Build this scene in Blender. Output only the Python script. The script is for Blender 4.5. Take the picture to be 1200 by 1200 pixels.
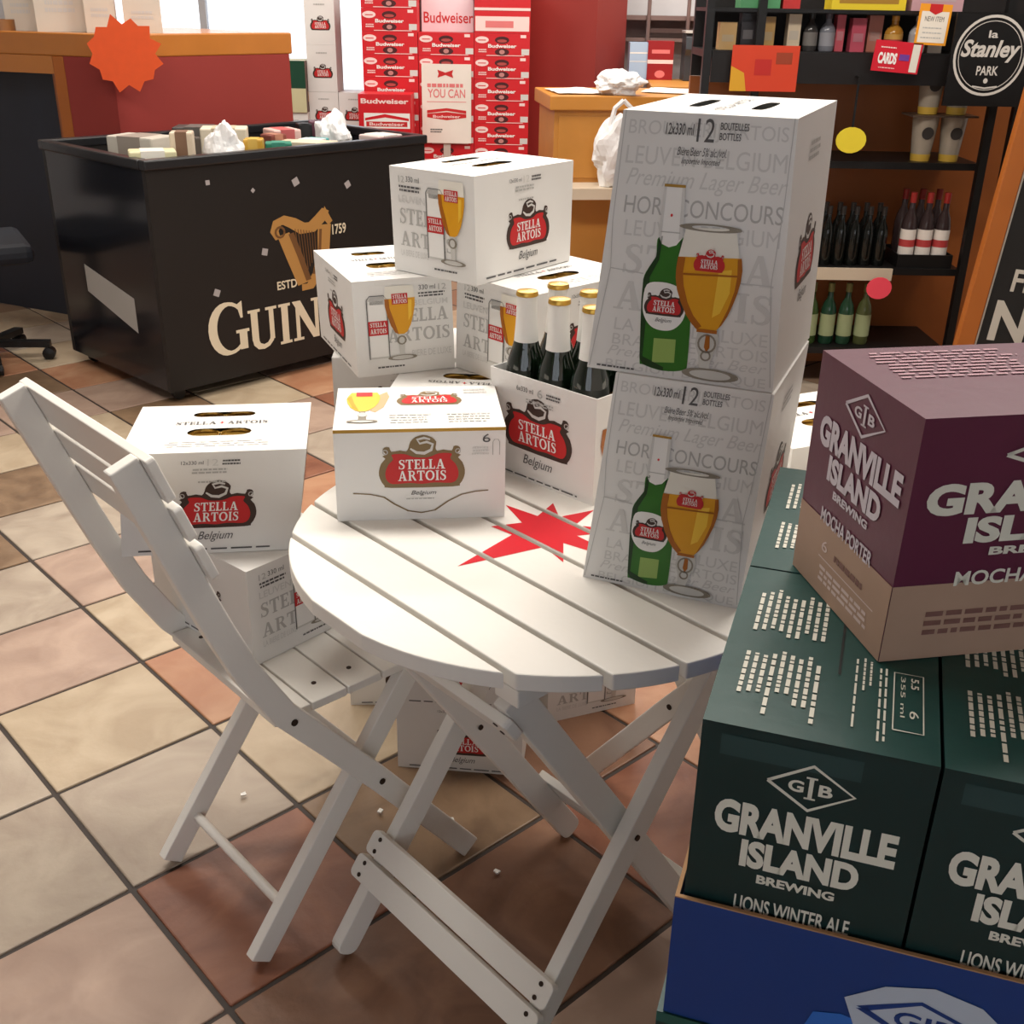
import bpy, bmesh, math, random
from mathutils import Vector, Matrix
random.seed(7)
for o in list(bpy.data.objects):
    bpy.data.objects.remove(o)
sc = bpy.context.scene
COL = sc.collection
R = math.radians

# ------------------------------------------------------------------ camera
CAM_H = 1.38
cam_data = bpy.data.cameras.new('camera')
cam = bpy.data.objects.new('camera', cam_data)
COL.objects.link(cam)
sc.camera = cam
PITCH, ROLL = 0.4351, 0.0174
_f = Vector((0, math.cos(PITCH), -math.sin(PITCH)))
_u = Vector((0, math.sin(PITCH), math.cos(PITCH)))
_r = Vector((1, 0, 0))
_r2 = _r * math.cos(ROLL) + _u * math.sin(ROLL)
_u2 = -_r * math.sin(ROLL) + _u * math.cos(ROLL)
_m = Matrix((_r2, _u2, -_f)).transposed().to_4x4()
_m.translation = (0, 0, CAM_H)
cam.matrix_world = _m
cam_data.sensor_width = 36
cam_data.lens = 36 * 1287 / 1200
cam_data.clip_start = 0.02

# ------------------------------------------------------------------ world, light, exposure
world = bpy.data.worlds.new('daylight')
sc.world = world
world.use_nodes = True
wn = world.node_tree
bgn = wn.nodes['Background']
bgn.inputs['Color'].default_value = (0.93, 0.96, 1.0, 1)
bgn.inputs['Strength'].default_value = 2.6
sc.view_settings.view_transform = 'Standard'
sc.view_settings.look = 'None'
sc.view_settings.gamma = 1
sc.view_settings.use_curve_mapping = False
sc.view_settings.exposure = -0.5

CEIL = 2.9
LAMPS = [  # x, y, size x, size y, watts
    (0.45, 2.10, 1.5, 0.5, 78),
    (-1.50, 2.20, 1.5, 0.5, 62),
    (-0.20, 4.60, 1.5, 0.5, 60),
    (1.90, 3.60, 1.5, 0.5, 45),
    (-2.00, 5.40, 1.5, 0.5, 55),
    (0.90, 6.30, 1.5, 0.5, 80),
]
for i, (x, y, sx, sy, w) in enumerate(LAMPS):
    ld = bpy.data.lights.new('ceiling_light', 'AREA')
    ld.shape = 'RECTANGLE'
    ld.size = sx
    ld.size_y = sy
    ld.energy = w
    ld.color = (1.0, 0.94, 0.86)
    lo = bpy.data.objects.new('ceiling_light_lamp', ld)
    lo.location = (x, y, CEIL - 0.06)
    COL.objects.link(lo)

# ------------------------------------------------------------------ materials
def lin(c):
    c /= 255.0
    return c / 12.92 if c <= 0.04045 else ((c + 0.055) / 1.055) ** 2.4
def lrgb(rgb):
    return tuple(lin(float(v)) for v in rgb)
MATS = {}
def mat(name, rgb, rough=0.55, metal=0.0, var=0.05, scale=14.0, bump=0.0, bscale=60.0, trans=0.0, ior=1.45, spec=0.5, coat=0.0):
    if name in MATS:
        return MATS[name]
    m = bpy.data.materials.new(name)
    m.use_nodes = True
    nt = m.node_tree
    b = nt.nodes['Principled BSDF']
    c = lrgb(rgb)
    b.inputs['Roughness'].default_value = rough
    b.inputs['Metallic'].default_value = metal
    b.inputs['IOR'].default_value = ior
    b.inputs['Specular IOR Level'].default_value = spec
    b.inputs['Transmission Weight'].default_value = trans
    b.inputs['Coat Weight'].default_value = coat
    tc = nt.nodes.new('ShaderNodeTexCoord')
    nz = nt.nodes.new('ShaderNodeTexNoise')
    nz.inputs['Scale'].default_value = scale
    nz.inputs['Detail'].default_value = 4
    nt.links.new(tc.outputs['Object'], nz.inputs['Vector'])
    mx = nt.nodes.new('ShaderNodeMix')
    mx.data_type = 'RGBA'
    mx.inputs['A'].default_value = (*[max(0, v * (1 - var)) for v in c], 1)
    mx.inputs['B'].default_value = (*[min(1, v * (1 + var)) for v in c], 1)
    nt.links.new(nz.outputs['Fac'], mx.inputs['Factor'])
    nt.links.new(mx.outputs['Result'], b.inputs['Base Color'])
    if bump > 0:
        n2 = nt.nodes.new('ShaderNodeTexNoise')
        n2.inputs['Scale'].default_value = bscale
        n2.inputs['Detail'].default_value = 5
        nt.links.new(tc.outputs['Object'], n2.inputs['Vector'])
        bp = nt.nodes.new('ShaderNodeBump')
        bp.inputs['Strength'].default_value = bump
        bp.inputs['Distance'].default_value = 0.01
        nt.links.new(n2.outputs['Fac'], bp.inputs['Height'])
        nt.links.new(bp.outputs['Normal'], b.inputs['Normal'])
    MATS[name] = m
    return m
def ink(name, rgb, rough=0.5):
    return mat('ink_' + name, rgb, rough, var=0.02)
WHITE_CARD = mat('white_carton_card', (232, 230, 226), 0.42, var=0.03, scale=9, bump=0.06, bscale=25)
KRAFT = mat('kraft_card', (168, 130, 92), 0.8, var=0.12, scale=40)
PAINT = mat('white_painted_wood', (236, 233, 226), 0.38, var=0.03, scale=6, bump=0.05, bscale=90)
SCREW = mat('dark_screw', (62, 50, 42), 0.45, 0.6)
RED = ink('red', (214, 30, 38))
LRED = ink('emblem_red', (196, 34, 36))
DARK = ink('dark_brown', (62, 44, 36))
OLIVE = ink('antique_gold', (128, 106, 70))
INKW = ink('white', (240, 238, 234))
GREY1 = ink('pale_grey', (212, 210, 206))
GREY2 = ink('mid_grey', (184, 182, 178))
GREY3 = ink('dark_grey', (88, 86, 86))
LINE = ink('crease_grey', (196, 194, 190))
GOLDB = ink('beer_gold', (226, 160, 24), 0.35)
GOLDD = ink('beer_amber', (168, 96, 14), 0.35)
GOLDL = ink('beer_light', (244, 196, 60), 0.35)
FOAM = ink('foam', (238, 234, 222))
BGREEN = ink('bottle_green', (46, 112, 30), 0.35)
BGREEND = ink('bottle_dark_green', (18, 58, 20), 0.35)
BGREENL = ink('bottle_light_green', (150, 180, 96), 0.35)
GLASSG = ink('glass_grey', (206, 204, 198))
GLASSD = ink('glass_shade', (138, 130, 116))
GOLDFOIL = mat('gold_foil', (190, 150, 70), 0.3, 0.7)

# ------------------------------------------------------------------ helpers
def tag(o, label=None, cat=None, group=None, kind=None):
    if label: o['label'] = label
    if cat: o['category'] = cat
    if group: o['group'] = group
    if kind: o['kind'] = kind
    return o
def empty(name, loc, rz=0.0, label=None, cat=None, group=None, kind=None):
    o = bpy.data.objects.new(name, None)
    COL.objects.link(o)
    o.empty_display_size = 0.05
    o.location = loc
    o.rotation_euler = (0, 0, rz)
    return tag(o, label, cat, group, kind)
def linkmesh(name, me, parent=None, loc=(0, 0, 0), rz=0.0):
    o = bpy.data.objects.new(name, me)
    COL.objects.link(o)
    o.parent = parent
    o.location = loc
    o.rotation_euler = (0, 0, rz)
    return o
class MB:
    def __init__(s):
        s.v, s.f, s.m = [], [], []
    def poly(s, pts, m=0):
        i = len(s.v)
        s.v += [tuple(p) for p in pts]
        s.f.append(tuple(range(i, i + len(pts))))
        s.m.append(m)
        return s
    def grid(s, verts, faces, m=0):
        i = len(s.v)
        s.v += [tuple(p) for p in verts]
        for f in faces:
            s.f.append(tuple(k + i for k in f))
            s.m.append(m)
        return s
    def box(s, c, size, rot=None, m=0):
        hx, hy, hz = size[0] / 2, size[1] / 2, size[2] / 2
        pts = [Vector((x, y, z)) for z in (-hz, hz) for y in (-hy, hy) for x in (-hx, hx)]
        if rot is not None:
            pts = [rot @ p for p in pts]
        pts = [p + Vector(c) for p in pts]
        return s.grid(pts, [(0, 2, 3, 1), (4, 5, 7, 6), (0, 1, 5, 4), (2, 6, 7, 3), (0, 4, 6, 2), (1, 3, 7, 5)], m)
    def span(s, a, b, m=0):
        return s.box([(a[i] + b[i]) / 2 for i in range(3)], [abs(b[i] - a[i]) for i in range(3)], None, m)
    def prism(s, outline, axis, m=0):
        n = len(outline)
        a = [Vector(p) for p in outline]
        b = [p + Vector(axis) for p in a]
        s.grid(a + b, [tuple(range(n - 1, -1, -1)), tuple(range(n, 2 * n))] + [(i, (i + 1) % n, n + (i + 1) % n, n + i) for i in range(n)], m)
        return s
    def lathe(s, prof, seg=20, c=(0, 0, 0), m=0, cap=True, sx=1.0, sy=1.0):
        vs = []
        for r, z in prof:
            for k in range(seg):
                a = 2 * math.pi * k / seg
                vs.append((c[0] + r * sx * math.cos(a), c[1] + r * sy * math.sin(a), c[2] + z))
        fs = []
        for i in range(len(prof) - 1):
            for k in range(seg):
                k2 = (k + 1) % seg
                fs.append((i * seg + k, i * seg + k2, (i + 1) * seg + k2, (i + 1) * seg + k))
        if cap:
            fs.append(tuple(range(seg - 1, -1, -1)))
            j = (len(prof) - 1) * seg
            fs.append(tuple(range(j, j + seg)))
        return s.grid(vs, fs, m)
    def tube(s, pts, r, seg=8, m=0):
        pts = [Vector(p) for p in pts]
        vs = []
        for i, p in enumerate(pts):
            d = (pts[min(i + 1, len(pts) - 1)] - pts[max(i - 1, 0)]).normalized()
            a = d.cross(Vector((0, 0, 1)))
            if a.length < 1e-3:
                a = d.cross(Vector((1, 0, 0)))
            a.normalize()
            b = d.cross(a)
            for k in range(seg):
                t = 2 * math.pi * k / seg
                vs.append(p + a * (r * math.cos(t)) + b * (r * math.sin(t)))
        fs = [(i * seg + k, i * seg + (k + 1) % seg, (i + 1) * seg + (k + 1) % seg, (i + 1) * seg + k) for i in range(len(pts) - 1) for k in range(seg)]
        fs.append(tuple(range(seg - 1, -1, -1)))
        j = (len(pts) - 1) * seg
        fs.append(tuple(range(j, j + seg)))
        return s.grid(vs, fs, m)
    def plank(s, p0, p1, t_axis, width, thick, r0=0.0, r1=0.0, m=0):
        """board from p0 to p1, thickness along t_axis, ends optionally rounded"""
        p0, p1, ta = Vector(p0), Vector(p1), Vector(t_axis).normalized()
        a = (p1 - p0)
        L = a.length
        a.normalize()
        wv = ta.cross(a).normalized()
        h = width / 2
        out = []
        def corner(cx, cy, st, r):
            if r <= 0:
                return [(cx, cy)]
            sx = -1 if cx > L / 2 else 1
            sy = -1 if cy > 0 else 1
            c0 = (cx + sx * r, cy + sy * r)
            return [(c0[0] + r * math.cos(R(st + q)), c0[1] + r * math.sin(R(st + q))) for q in (0, 22.5, 45, 67.5, 90)]
        out += corner(0, -h, 180, r0) + corner(L, -h, 270, r1) + corner(L, h, 0, r1) + corner(0, h, 90, r0)
        pts = [p0 + a * x + wv * y - ta * (thick / 2) for x, y in out]
        return s.prism(pts, ta * thick, m)
    def build(s, name, mats, parent=None, loc=(0, 0, 0), rz=0.0, smooth=False, bevel=0.0):
        me = bpy.data.meshes.new(name)
        me.from_pydata([tuple(p) for p in s.v], [], s.f)
        if not isinstance(mats, (list, tuple)):
            mats = [mats]
        for mm in mats:
            me.materials.append(mm)
        if len(mats) > 1:
            me.polygons.foreach_set('material_index', s.m)
        if smooth:
            me.polygons.foreach_set('use_smooth', [True] * len(me.polygons))
        me.update()
        bm = bmesh.new()
        bm.from_mesh(me)
        bmesh.ops.recalc_face_normals(bm, faces=bm.faces)
        if smooth:
            for e in bm.edges:
                if len(e.link_faces) == 2 and e.calc_face_angle(0) > 0.7:
                    e.smooth = False
        bm.to_mesh(me)
        bm.free()
        o = linkmesh(name, me, parent, loc, rz)
        if bevel > 0:
            md = o.modifiers.new('edge', 'BEVEL')
            md.width = bevel
            md.segments = 2
            md.limit_method = 'ANGLE'
        return o

# ---- flat print: lettering and shapes laid on faces
_TXT = {}
def glyphs(s, bold=0.0, shear=0.0):
    k = (s, bold, shear)
    if k in _TXT:
        return _TXT[k]
    cu = bpy.data.curves.new('lettering', 'FONT')
    cu.body = s
    cu.size = 1
    cu.offset = bold
    cu.shear = shear
    cu.resolution_u = 4
    ob = bpy.data.objects.new('lettering', cu)
    COL.objects.link(ob)
    dg = bpy.context.evaluated_depsgraph_get()
    me = bpy.data.meshes.new_from_object(ob.evaluated_get(dg))
    vs = [(v.co.x, v.co.y) for v in me.vertices]
    fs = [tuple(p.vertices) for p in me.polygons]
    bpy.data.objects.remove(ob)
    bpy.data.curves.remove(cu)
    bpy.data.meshes.remove(me)
    x0, x1 = min(v[0] for v in vs), max(v[0] for v in vs)
    y0, y1 = min(v[1] for v in vs), max(v[1] for v in vs)
    vs = [((x - x0) / (x1 - x0), (y - y0) / (y1 - y0)) for x, y in vs]
    _TXT[k] = (vs, fs)
    return _TXT[k]
def T(s, x0, y0, x1, y1, m, bold=0.0, shear=0.0, layer=1, rot=0):
    """text fitted into a rectangle of face coordinates; rot: quarter turns"""
    vs, fs = glyphs(s, bold, shear)
    out = []
    for a, b in vs:
        for _ in range(rot % 4):
            a, b = 1 - b, a
        out.append((x0 + a * (x1 - x0), y0 + b * (y1 - y0)))
    return (out, fs, m, layer)
def PG(pts, m, layer=0):
    return (list(pts), [tuple(range(len(pts)))], m, layer)
def CR(pts, m, layer=0, n=4):
    out = []
    L = len(pts)
    for i in range(L):
        p0, p1, p2, p3 = pts[i - 1], pts[i], pts[(i + 1) % L], pts[(i + 2) % L]
        for k in range(n):
            t = k / n
            out.append(tuple(.5 * (2 * p1[j] + (p2[j] - p0[j]) * t + (2 * p0[j] - 5 * p1[j] + 4 * p2[j] - p3[j]) * t * t + (3 * p1[j] - p0[j] - 3 * p2[j] + p3[j]) * t ** 3) for j in (0, 1)))
    return PG(out, m, layer)
def RECT(x0, y0, x1, y1, m, layer=0):
    return PG([(x0, y0), (x1, y0), (x1, y1), (x0, y1)], m, layer)
def ELL(cx, cy, rx, ry, m, layer=0, n=24, a0=0, a1=360):
    return PG([(cx + rx * math.cos(R(a0 + (a1 - a0) * k / n)), cy + ry * math.sin(R(a0 + (a1 - a0) * k / n))) for k in range(n if a1 - a0 == 360 else n + 1)], m, layer)
def STROKE(pts, w, m, layer=0, ax=1.0):
    """ribbon along pts; w number or list; ax scales the width in x"""
    n = len(pts)
    if not isinstance(w, (list, tuple)):
        w = [w] * n
    vs = []
    for i, (x, y) in enumerate(pts):
        xa, ya = pts[max(i - 1, 0)]
        xb, yb = pts[min(i + 1, n - 1)]
        dx, dy = (xb - xa) / ax, yb - ya
        l = math.hypot(dx, dy) or 1
        nx, ny = -dy / l * ax, dx / l
        vs.append((x + nx * w[i] / 2, y + ny * w[i] / 2))
        vs.append((x - nx * w[i] / 2, y - ny * w[i] / 2))
    fs = [(2 * i, 2 * i + 1, 2 * i + 3, 2 * i + 2) for i in range(n - 1)]
    return (vs, fs, m, layer)
def RING(cx, cy, rx, ry, w, m, layer=0, n=28, a0=0, a1=360):
    pts = [(cx + rx * math.cos(R(a0 + (a1 - a0) * k / n)), cy + ry * math.sin(R(a0 + (a1 - a0) * k / n))) for k in range(n + 1)]
    return STROKE(pts, w, m, layer, ax=rx / ry if ry else 1)
def DASH(x0, y0, x1, y1, m, rows=2, layer=1, fill=0.55, seed=0):
    """small illegible print as broken word dashes"""
    rg = random.Random(seed)
    out = []
    vs, fs = [], []
    rh = (y1 - y0) / rows
    for r_ in range(rows):
        x = x0 + (x1 - x0) * rg.uniform(0, .06)
        yb = y0 + rh * r_ + rh * (1 - fill) / 2
        xe = x1 - (x1 - x0) * rg.uniform(0, .15)
        while x < xe:
            wl = (x1 - x0) * rg.uniform(.05, .16)
            i = len(vs)
            vs += [(x, yb), (min(x + wl, xe), yb), (min(x + wl, xe), yb + rh * fill), (x, yb + rh * fill)]
            fs.append((i, i + 1, i + 2, i + 3))
            x += wl + (x1 - x0) * .025
    return (vs, fs, m, layer)
def MAPR(items, x0, y0, x1, y1):
    """items given in the unit square moved into a rectangle"""
    return [([(x0 + a * (x1 - x0), y0 + b * (y1 - y0)) for a, b in vs], fs, m, l) for vs, fs, m, l in items]

# serif capitals drawn by hand, each in a cell of height 1
def serif(word, m, layer=1, wt=0.2, th=0.09, gap=0.09):
    items = []
    x = 0.0
    sl = 0.07
    def rc(a, b, c, d):
        items.append(RECT(x + a, b, x + c, d, m, layer))
    def sg(pts, w):
        items.append(STROKE([(x + a, b) for a, b in pts], w, m, layer))
    for ch in word:
        if ch == 'I':
            w = .36; rc(.08, 0, .28, 1); rc(0, 0, .36, sl); rc(0, 1 - sl, .36, 1)
        elif ch == 'L':
            w = .62; rc(.08, 0, .28, 1); rc(0, 0, .6, sl + .04); rc(0, 1 - sl, .36, 1)
            items.append(PG([(x + .5, .0), (x + .62, 0), (x + .62, .3), (x + .56, .3)], m, layer))
        elif ch == 'T':
            w = .74; rc(.27, 0, .47, 1); rc(.18, 0, .56, sl); rc(0, .9, .74, 1)
            items.append(PG([(x, .7), (x + .06, .7), (x + .12, 1), (x, 1)], m, layer))
            items.append(PG([(x + .68, .7), (x + .74, .7), (x + .74, 1), (x + .62, 1)], m, layer))
        elif ch == 'E':
            w = .64; rc(.08, 0, .28, 1); rc(0, 0, .6, .1); rc(0, .9, .6, 1); rc(.2, .46, .5, .55)
            items.append(PG([(x + .5, .0), (x + .64, 0), (x + .64, .28), (x + .57, .28)], m, layer))
            items.append(PG([(x + .5, 1.), (x + .57, .74), (x + .62, .74), (x + .62, 1)], m, layer))
            rc(.45, .36, .51, .65)
        elif ch == 'A':
            w = .92
            items.append(PG([(x + .1, 0), (x + .2, 0), (x + .5, 1), (x + .38, 1)], m, layer))
            items.append(PG([(x + .6, 0), (x + .84, 0), (x + .54, 1), (x + .38, 1)], m, layer))
            rc(.22, .27, .68, .36); rc(0, 0, .32, sl); rc(.5, 0, .92, sl)
        elif ch == 'R':
            w = .82; rc(.08, 0, .28, 1); rc(0, 0, .36, sl); rc(0, 1 - sl, .3, 1)
            sg([(.25, .95), (.46, .94), (.57, .86), (.6, .74), (.56, .61), (.45, .52), (.25, .5)], [.09, .1, .15, .18, .15, .1, .08])
            items.append(PG([(x + .34, .52), (x + .52, .54), (x + .84, 0), (x + .62, 0)], m, layer))
        elif ch == 'O':
            w = .92
            n = 24
            pts = [(.46 + .36 * math.cos(R(360 * k / n)), .5 + .45 * math.sin(R(360 * k / n))) for k in range(n + 1)]
            sg(pts, [.1 + .1 * abs(math.cos(R(360 * k / n))) for k in range(n + 1)])
        elif ch == 'S':
            w = .62
            sg([(.54, .74), (.5, .88), (.38, .95), (.24, .94), (.13, .85), (.13, .72), (.22, .61), (.38, .51), (.5, .4), (.53, .27), (.48, .13), (.36, .05), (.22, .05), (.1, .13), (.06, .28)],
               [.05, .06, .08, .1, .14, .17, .19, .2, .19, .17, .14, .1, .08, .06, .05])
            rc(.5, .7, .57, .98); rc(.03, .02, .1, .32)
        elif ch == 'G':
            w = .95
            pts = [(.5 + .42 * math.cos(R(a)), .5 + .46 * math.sin(R(a))) for a in range(48, 322, 13)]
            ws = [.07 + .15 * max(0, -math.cos(R(a))) for a in range(48, 322, 13)]
            sg(pts, ws)
            rc(.74, .06, .94, .42); rc(.66, .38, 1.0, .44)
            items.append(PG([(x + .72, .92), (x + .86, .98), (x + .86, .66), (x + .8, .66)], m, layer))
        elif ch == 'U':
            w = .86; rc(.08, .25, .28, 1); rc(.62, .2, .76, 1); rc(0, 1 - sl, .36, 1); rc(.52, 1 - sl, .86, 1)
            sg([(.18, .3), (.2, .17), (.28, .08), (.42, .05), (.56, .09), (.66, .19), (.69, .3)], [.2, .19, .16, .12, .11, .12, .14])
        elif ch == 'N':
            w = .92; rc(.1, 0, .22, 1); rc(.7, 0, .82, 1); rc(0, 0, .32, sl); rc(.6, 1 - sl, .92, 1)
            items.append(PG([(x, 1), (x + .26, 1), (x + .82, 0), (x + .62, 0)], m, layer))
        else:
            w = .4
        x += w + gap
    W = x - gap
    return [([(a / W, b) for a, b in vs], fs, mm, l + .13 * (q % 7)) for q, (vs, fs, mm, l) in enumerate(items)]

# ------------------------------------------------------------------ cartons
FACES = {'front': ('flb', 'frb', 'flt', 'frt'), 'right': ('frb', 'brb', 'frt', 'brt'), 'back': ('brb', 'blb', 'brt', 'blt'),
         'left': ('blb', 'flb', 'blt', 'flt'), 'top': ('flt', 'frt', 'blt', 'brt'), 'bottom': ('blb', 'brb', 'flb', 'frb')}
class Carton:
    def __init__(s, name, X, Y, Z, yaw, w, d, h, label, cat='beer carton', group=None, tw=1, td=1, dx=0, dy=0):
        s.w, s.d, s.h = w, d, h
        s.root = empty(name, (X, Y, Z), R(yaw), label, cat, group)
        s.c = {}
        for fb, sy in (('f', -1), ('b', 1)):
            for lr, sx in (('l', -1), ('r', 1)):
                s.c[fb + lr + 'b'] = Vector((sx * w / 2, sy * d / 2, 0))
                s.c[fb + lr + 't'] = Vector((sx * w * tw / 2 + dx, sy * d * td / 2 + dy, h))
    def P(s, face, a, b, off=0.0):
        q = [s.c[k] for k in FACES[face]]
        lo = q[0].lerp(q[1], a)
        hi = q[2].lerp(q[3], a)
        n = (q[1] - q[0]).cross(q[2] - q[0]).normalized()
        return lo.lerp(hi, b) + n * off
    def body(s, m=None, holes=(), facemats=None, name='body'):
        m = m or WHITE_CARD
        mb = MB()
        mats = [m]
        for f in FACES:
            if f == 'top' and holes:
                continue
            mi = 0
            if facemats and f in facemats:
                mats.append(facemats[f]); mi = len(mats) - 1
            mb.poly([s.P(f, 0, 0), s.P(f, 1, 0), s.P(f, 1, 1), s.P(f, 0, 1)], mi)
        if holes:
            bm = bmesh.new()
            loops = [[(0, 0), (1, 0), (1, 1), (0, 1)]] + [stadium(*h_) for h_ in holes]
            for lp in loops:
                vs = [bm.verts.new((x, y, 0)) for x, y in lp]
                for i in range(len(vs)):
                    bm.edges.new((vs[i], vs[(i + 1) % len(vs)]))
            bmesh.ops.triangle_fill(bm, use_beauty=True, edges=bm.edges[:], normal=(0, 0, 1))
            bm.verts.index_update()
            mb.grid([s.P('top', v.co.x, v.co.y) for v in bm.verts], [tuple(v.index for v in f.verts) for f in bm.faces])
            bm.free()
        o = mb.build(name, mats, s.root)
        me = o.data
        bm = bmesh.new()
        bm.from_mesh(me)
        bmesh.ops.remove_doubles(bm, verts=bm.verts, dist=1e-5)
        bmesh.ops.recalc_face_normals(bm, faces=bm.faces)
        bm.to_mesh(me)
        bm.free()
        return o
    def print(s, name, face, items, parent=None, label=None):
        if parent is None and ('letter' in name or 'text' in name or name in ('crease', 'printed_emblem')) and s.h < .5 and s.d < .3 and (s.root.location.y < 3 or s.root.name.startswith('poster')):
            W_ = s.w if face in ('front', 'back', 'top', 'bottom') else s.d
            H_ = s.d if face in ('top', 'bottom') else s.h
            bb = [(min(v[0] for v in it[0]) * W_, max(v[0] for v in it[0]) * W_, min(v[1] for v in it[0]) * H_, max(v[1] for v in it[0]) * H_) for it in items]
            g = list(range(len(items)))
            gp = .014
            for i in range(len(items)):
                for j in range(i):
                    a, b = bb[i], bb[j]
                    if a[0] - gp < b[1] and b[0] - gp < a[1] and a[2] - gp < b[3] and b[2] - gp < a[3]:
                        gi_, gj_ = g[i], g[j]
                        g = [gj_ if q == gi_ else q for q in g]
            ks = sorted(set(g))
            if len(ks) > 1:
                for q in ks:
                    o = s._print(name, face, [it for it, k in zip(items, g) if k == q], parent, label)
                return o
        return s._print(name, face, items, parent, label)
    def _print(s, name, face, items, parent=None, label=None):
        mb = MB()
        mats = []
        for vs, fs, m, layer in items:
            if m not in mats:
                mats.append(m)
            mb.grid([s.P(face, a, b, 0.0005 + 0.00035 * layer) for a, b in vs], fs, mats.index(m))
        me = bpy.data.meshes.new(name)
        me.from_pydata([tuple(p) for p in mb.v], [], mb.f)
        for m in mats:
            me.materials.append(m)
        me.polygons.foreach_set('material_index', mb.m)
        me.update()
        o = linkmesh(name, me, parent or s.root)
        if label:
            o['label'] = label
        return o
    def logo(s, face, x0, x1, y0, small=False, belgium=True, border=None):
        """the red emblem; its height follows from its width on this face"""
        fw = s.w if face in ('front', 'back', 'top', 'bottom') else s.d
        fh = s.h if face not in ('top', 'bottom') else s.d
        hgt = (x1 - x0) * fw / fh
        lg = s.print('logo', face, MAPR(EMBLEM(border or DARK), x0, y0, x1, y0 + hgt))
        s.print('logo_lettering', face, MAPR(EMBLEM_TEXT, x0, y0, x1, y0 + hgt), parent=lg)
        if belgium:
            cx = (x0 + x1) / 2
            ww = (x1 - x0) * .22
            s.print('script_lettering', face, [T('Belgium', cx - ww, y0 - hgt * .2, cx + ww, y0 - hgt * .05, GREY3, 0, .35)])
def stadium(cx, cy, rx, ry):
    rr = min(rx * .45, ry * 1.0)
    pts = []
    for a in range(-90, 91, 30):
        pts.append((cx + rx - rr + rr * math.cos(R(a)), cy + ry * math.sin(R(a))))
    for a in range(90, 271, 30):
        pts.append((cx - rx + rr + rr * math.cos(R(a)), cy + ry * math.sin(R(a))))
    return pts
_half = [(.36, 0), (.44, .03), (.49, .12), (.5, .21), (.47, .31), (.42, .37), (.455, .40), (.41, .425), (.45, .47), (.425, .51), (.37, .51), (.35, .455), (.25, .47), (.18, .455)]
def EMBLEM(border):
    out = [(x, y) for x, y in _half] + [(.16, .5), (.17, .57), (.11, .63), (.02, .655), (-.07, .63), (-.13, .57), (-.15, .5)] + [(-x, y) for x, y in reversed(_half)]
    red = [(.34, .05), (.41, .1), (.425, .19), (.39, .29), (.33, .36), (.345, .42), (.2, .425), (.1, .385), (0, .375), (-.1, .385), (-.2, .425), (-.345, .42), (-.33, .36), (-.39, .29), (-.425, .19), (-.41, .1), (-.34, .05), (-.15, .06), (0, .045), (.15, .06)]
    sh = lambda pts: [(x + .5, y) for x, y in pts]
    it = [CR(sh(out), border, 0, 2), CR(sh(red), LRED, 1, 3)]
    it.append(STROKE(sh([(-.13, .49), (-.06, .44), (.03, .43), (.11, .47), (.13, .54), (.06, .57), (-.02, .55), (-.05, .6), (.03, .62), (.1, .6)]), [.02, .035, .04, .035, .03, .03, .025, .03, .03, .02], GREY1, 1))
    it.append(RING(.5 + .42, .45, .028, .028, .012, GREY2, 1, 10))
    it.append(RING(.5 - .42, .45, .028, .028, .012, GREY2, 1, 10))
    return it
EMBLEM_TEXT = MAPR(serif('STELLA', INKW, 2), .23, .235, .77, .355) + MAPR(serif('ARTOIS', INKW, 2), .22, .09, .78, .215)

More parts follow.
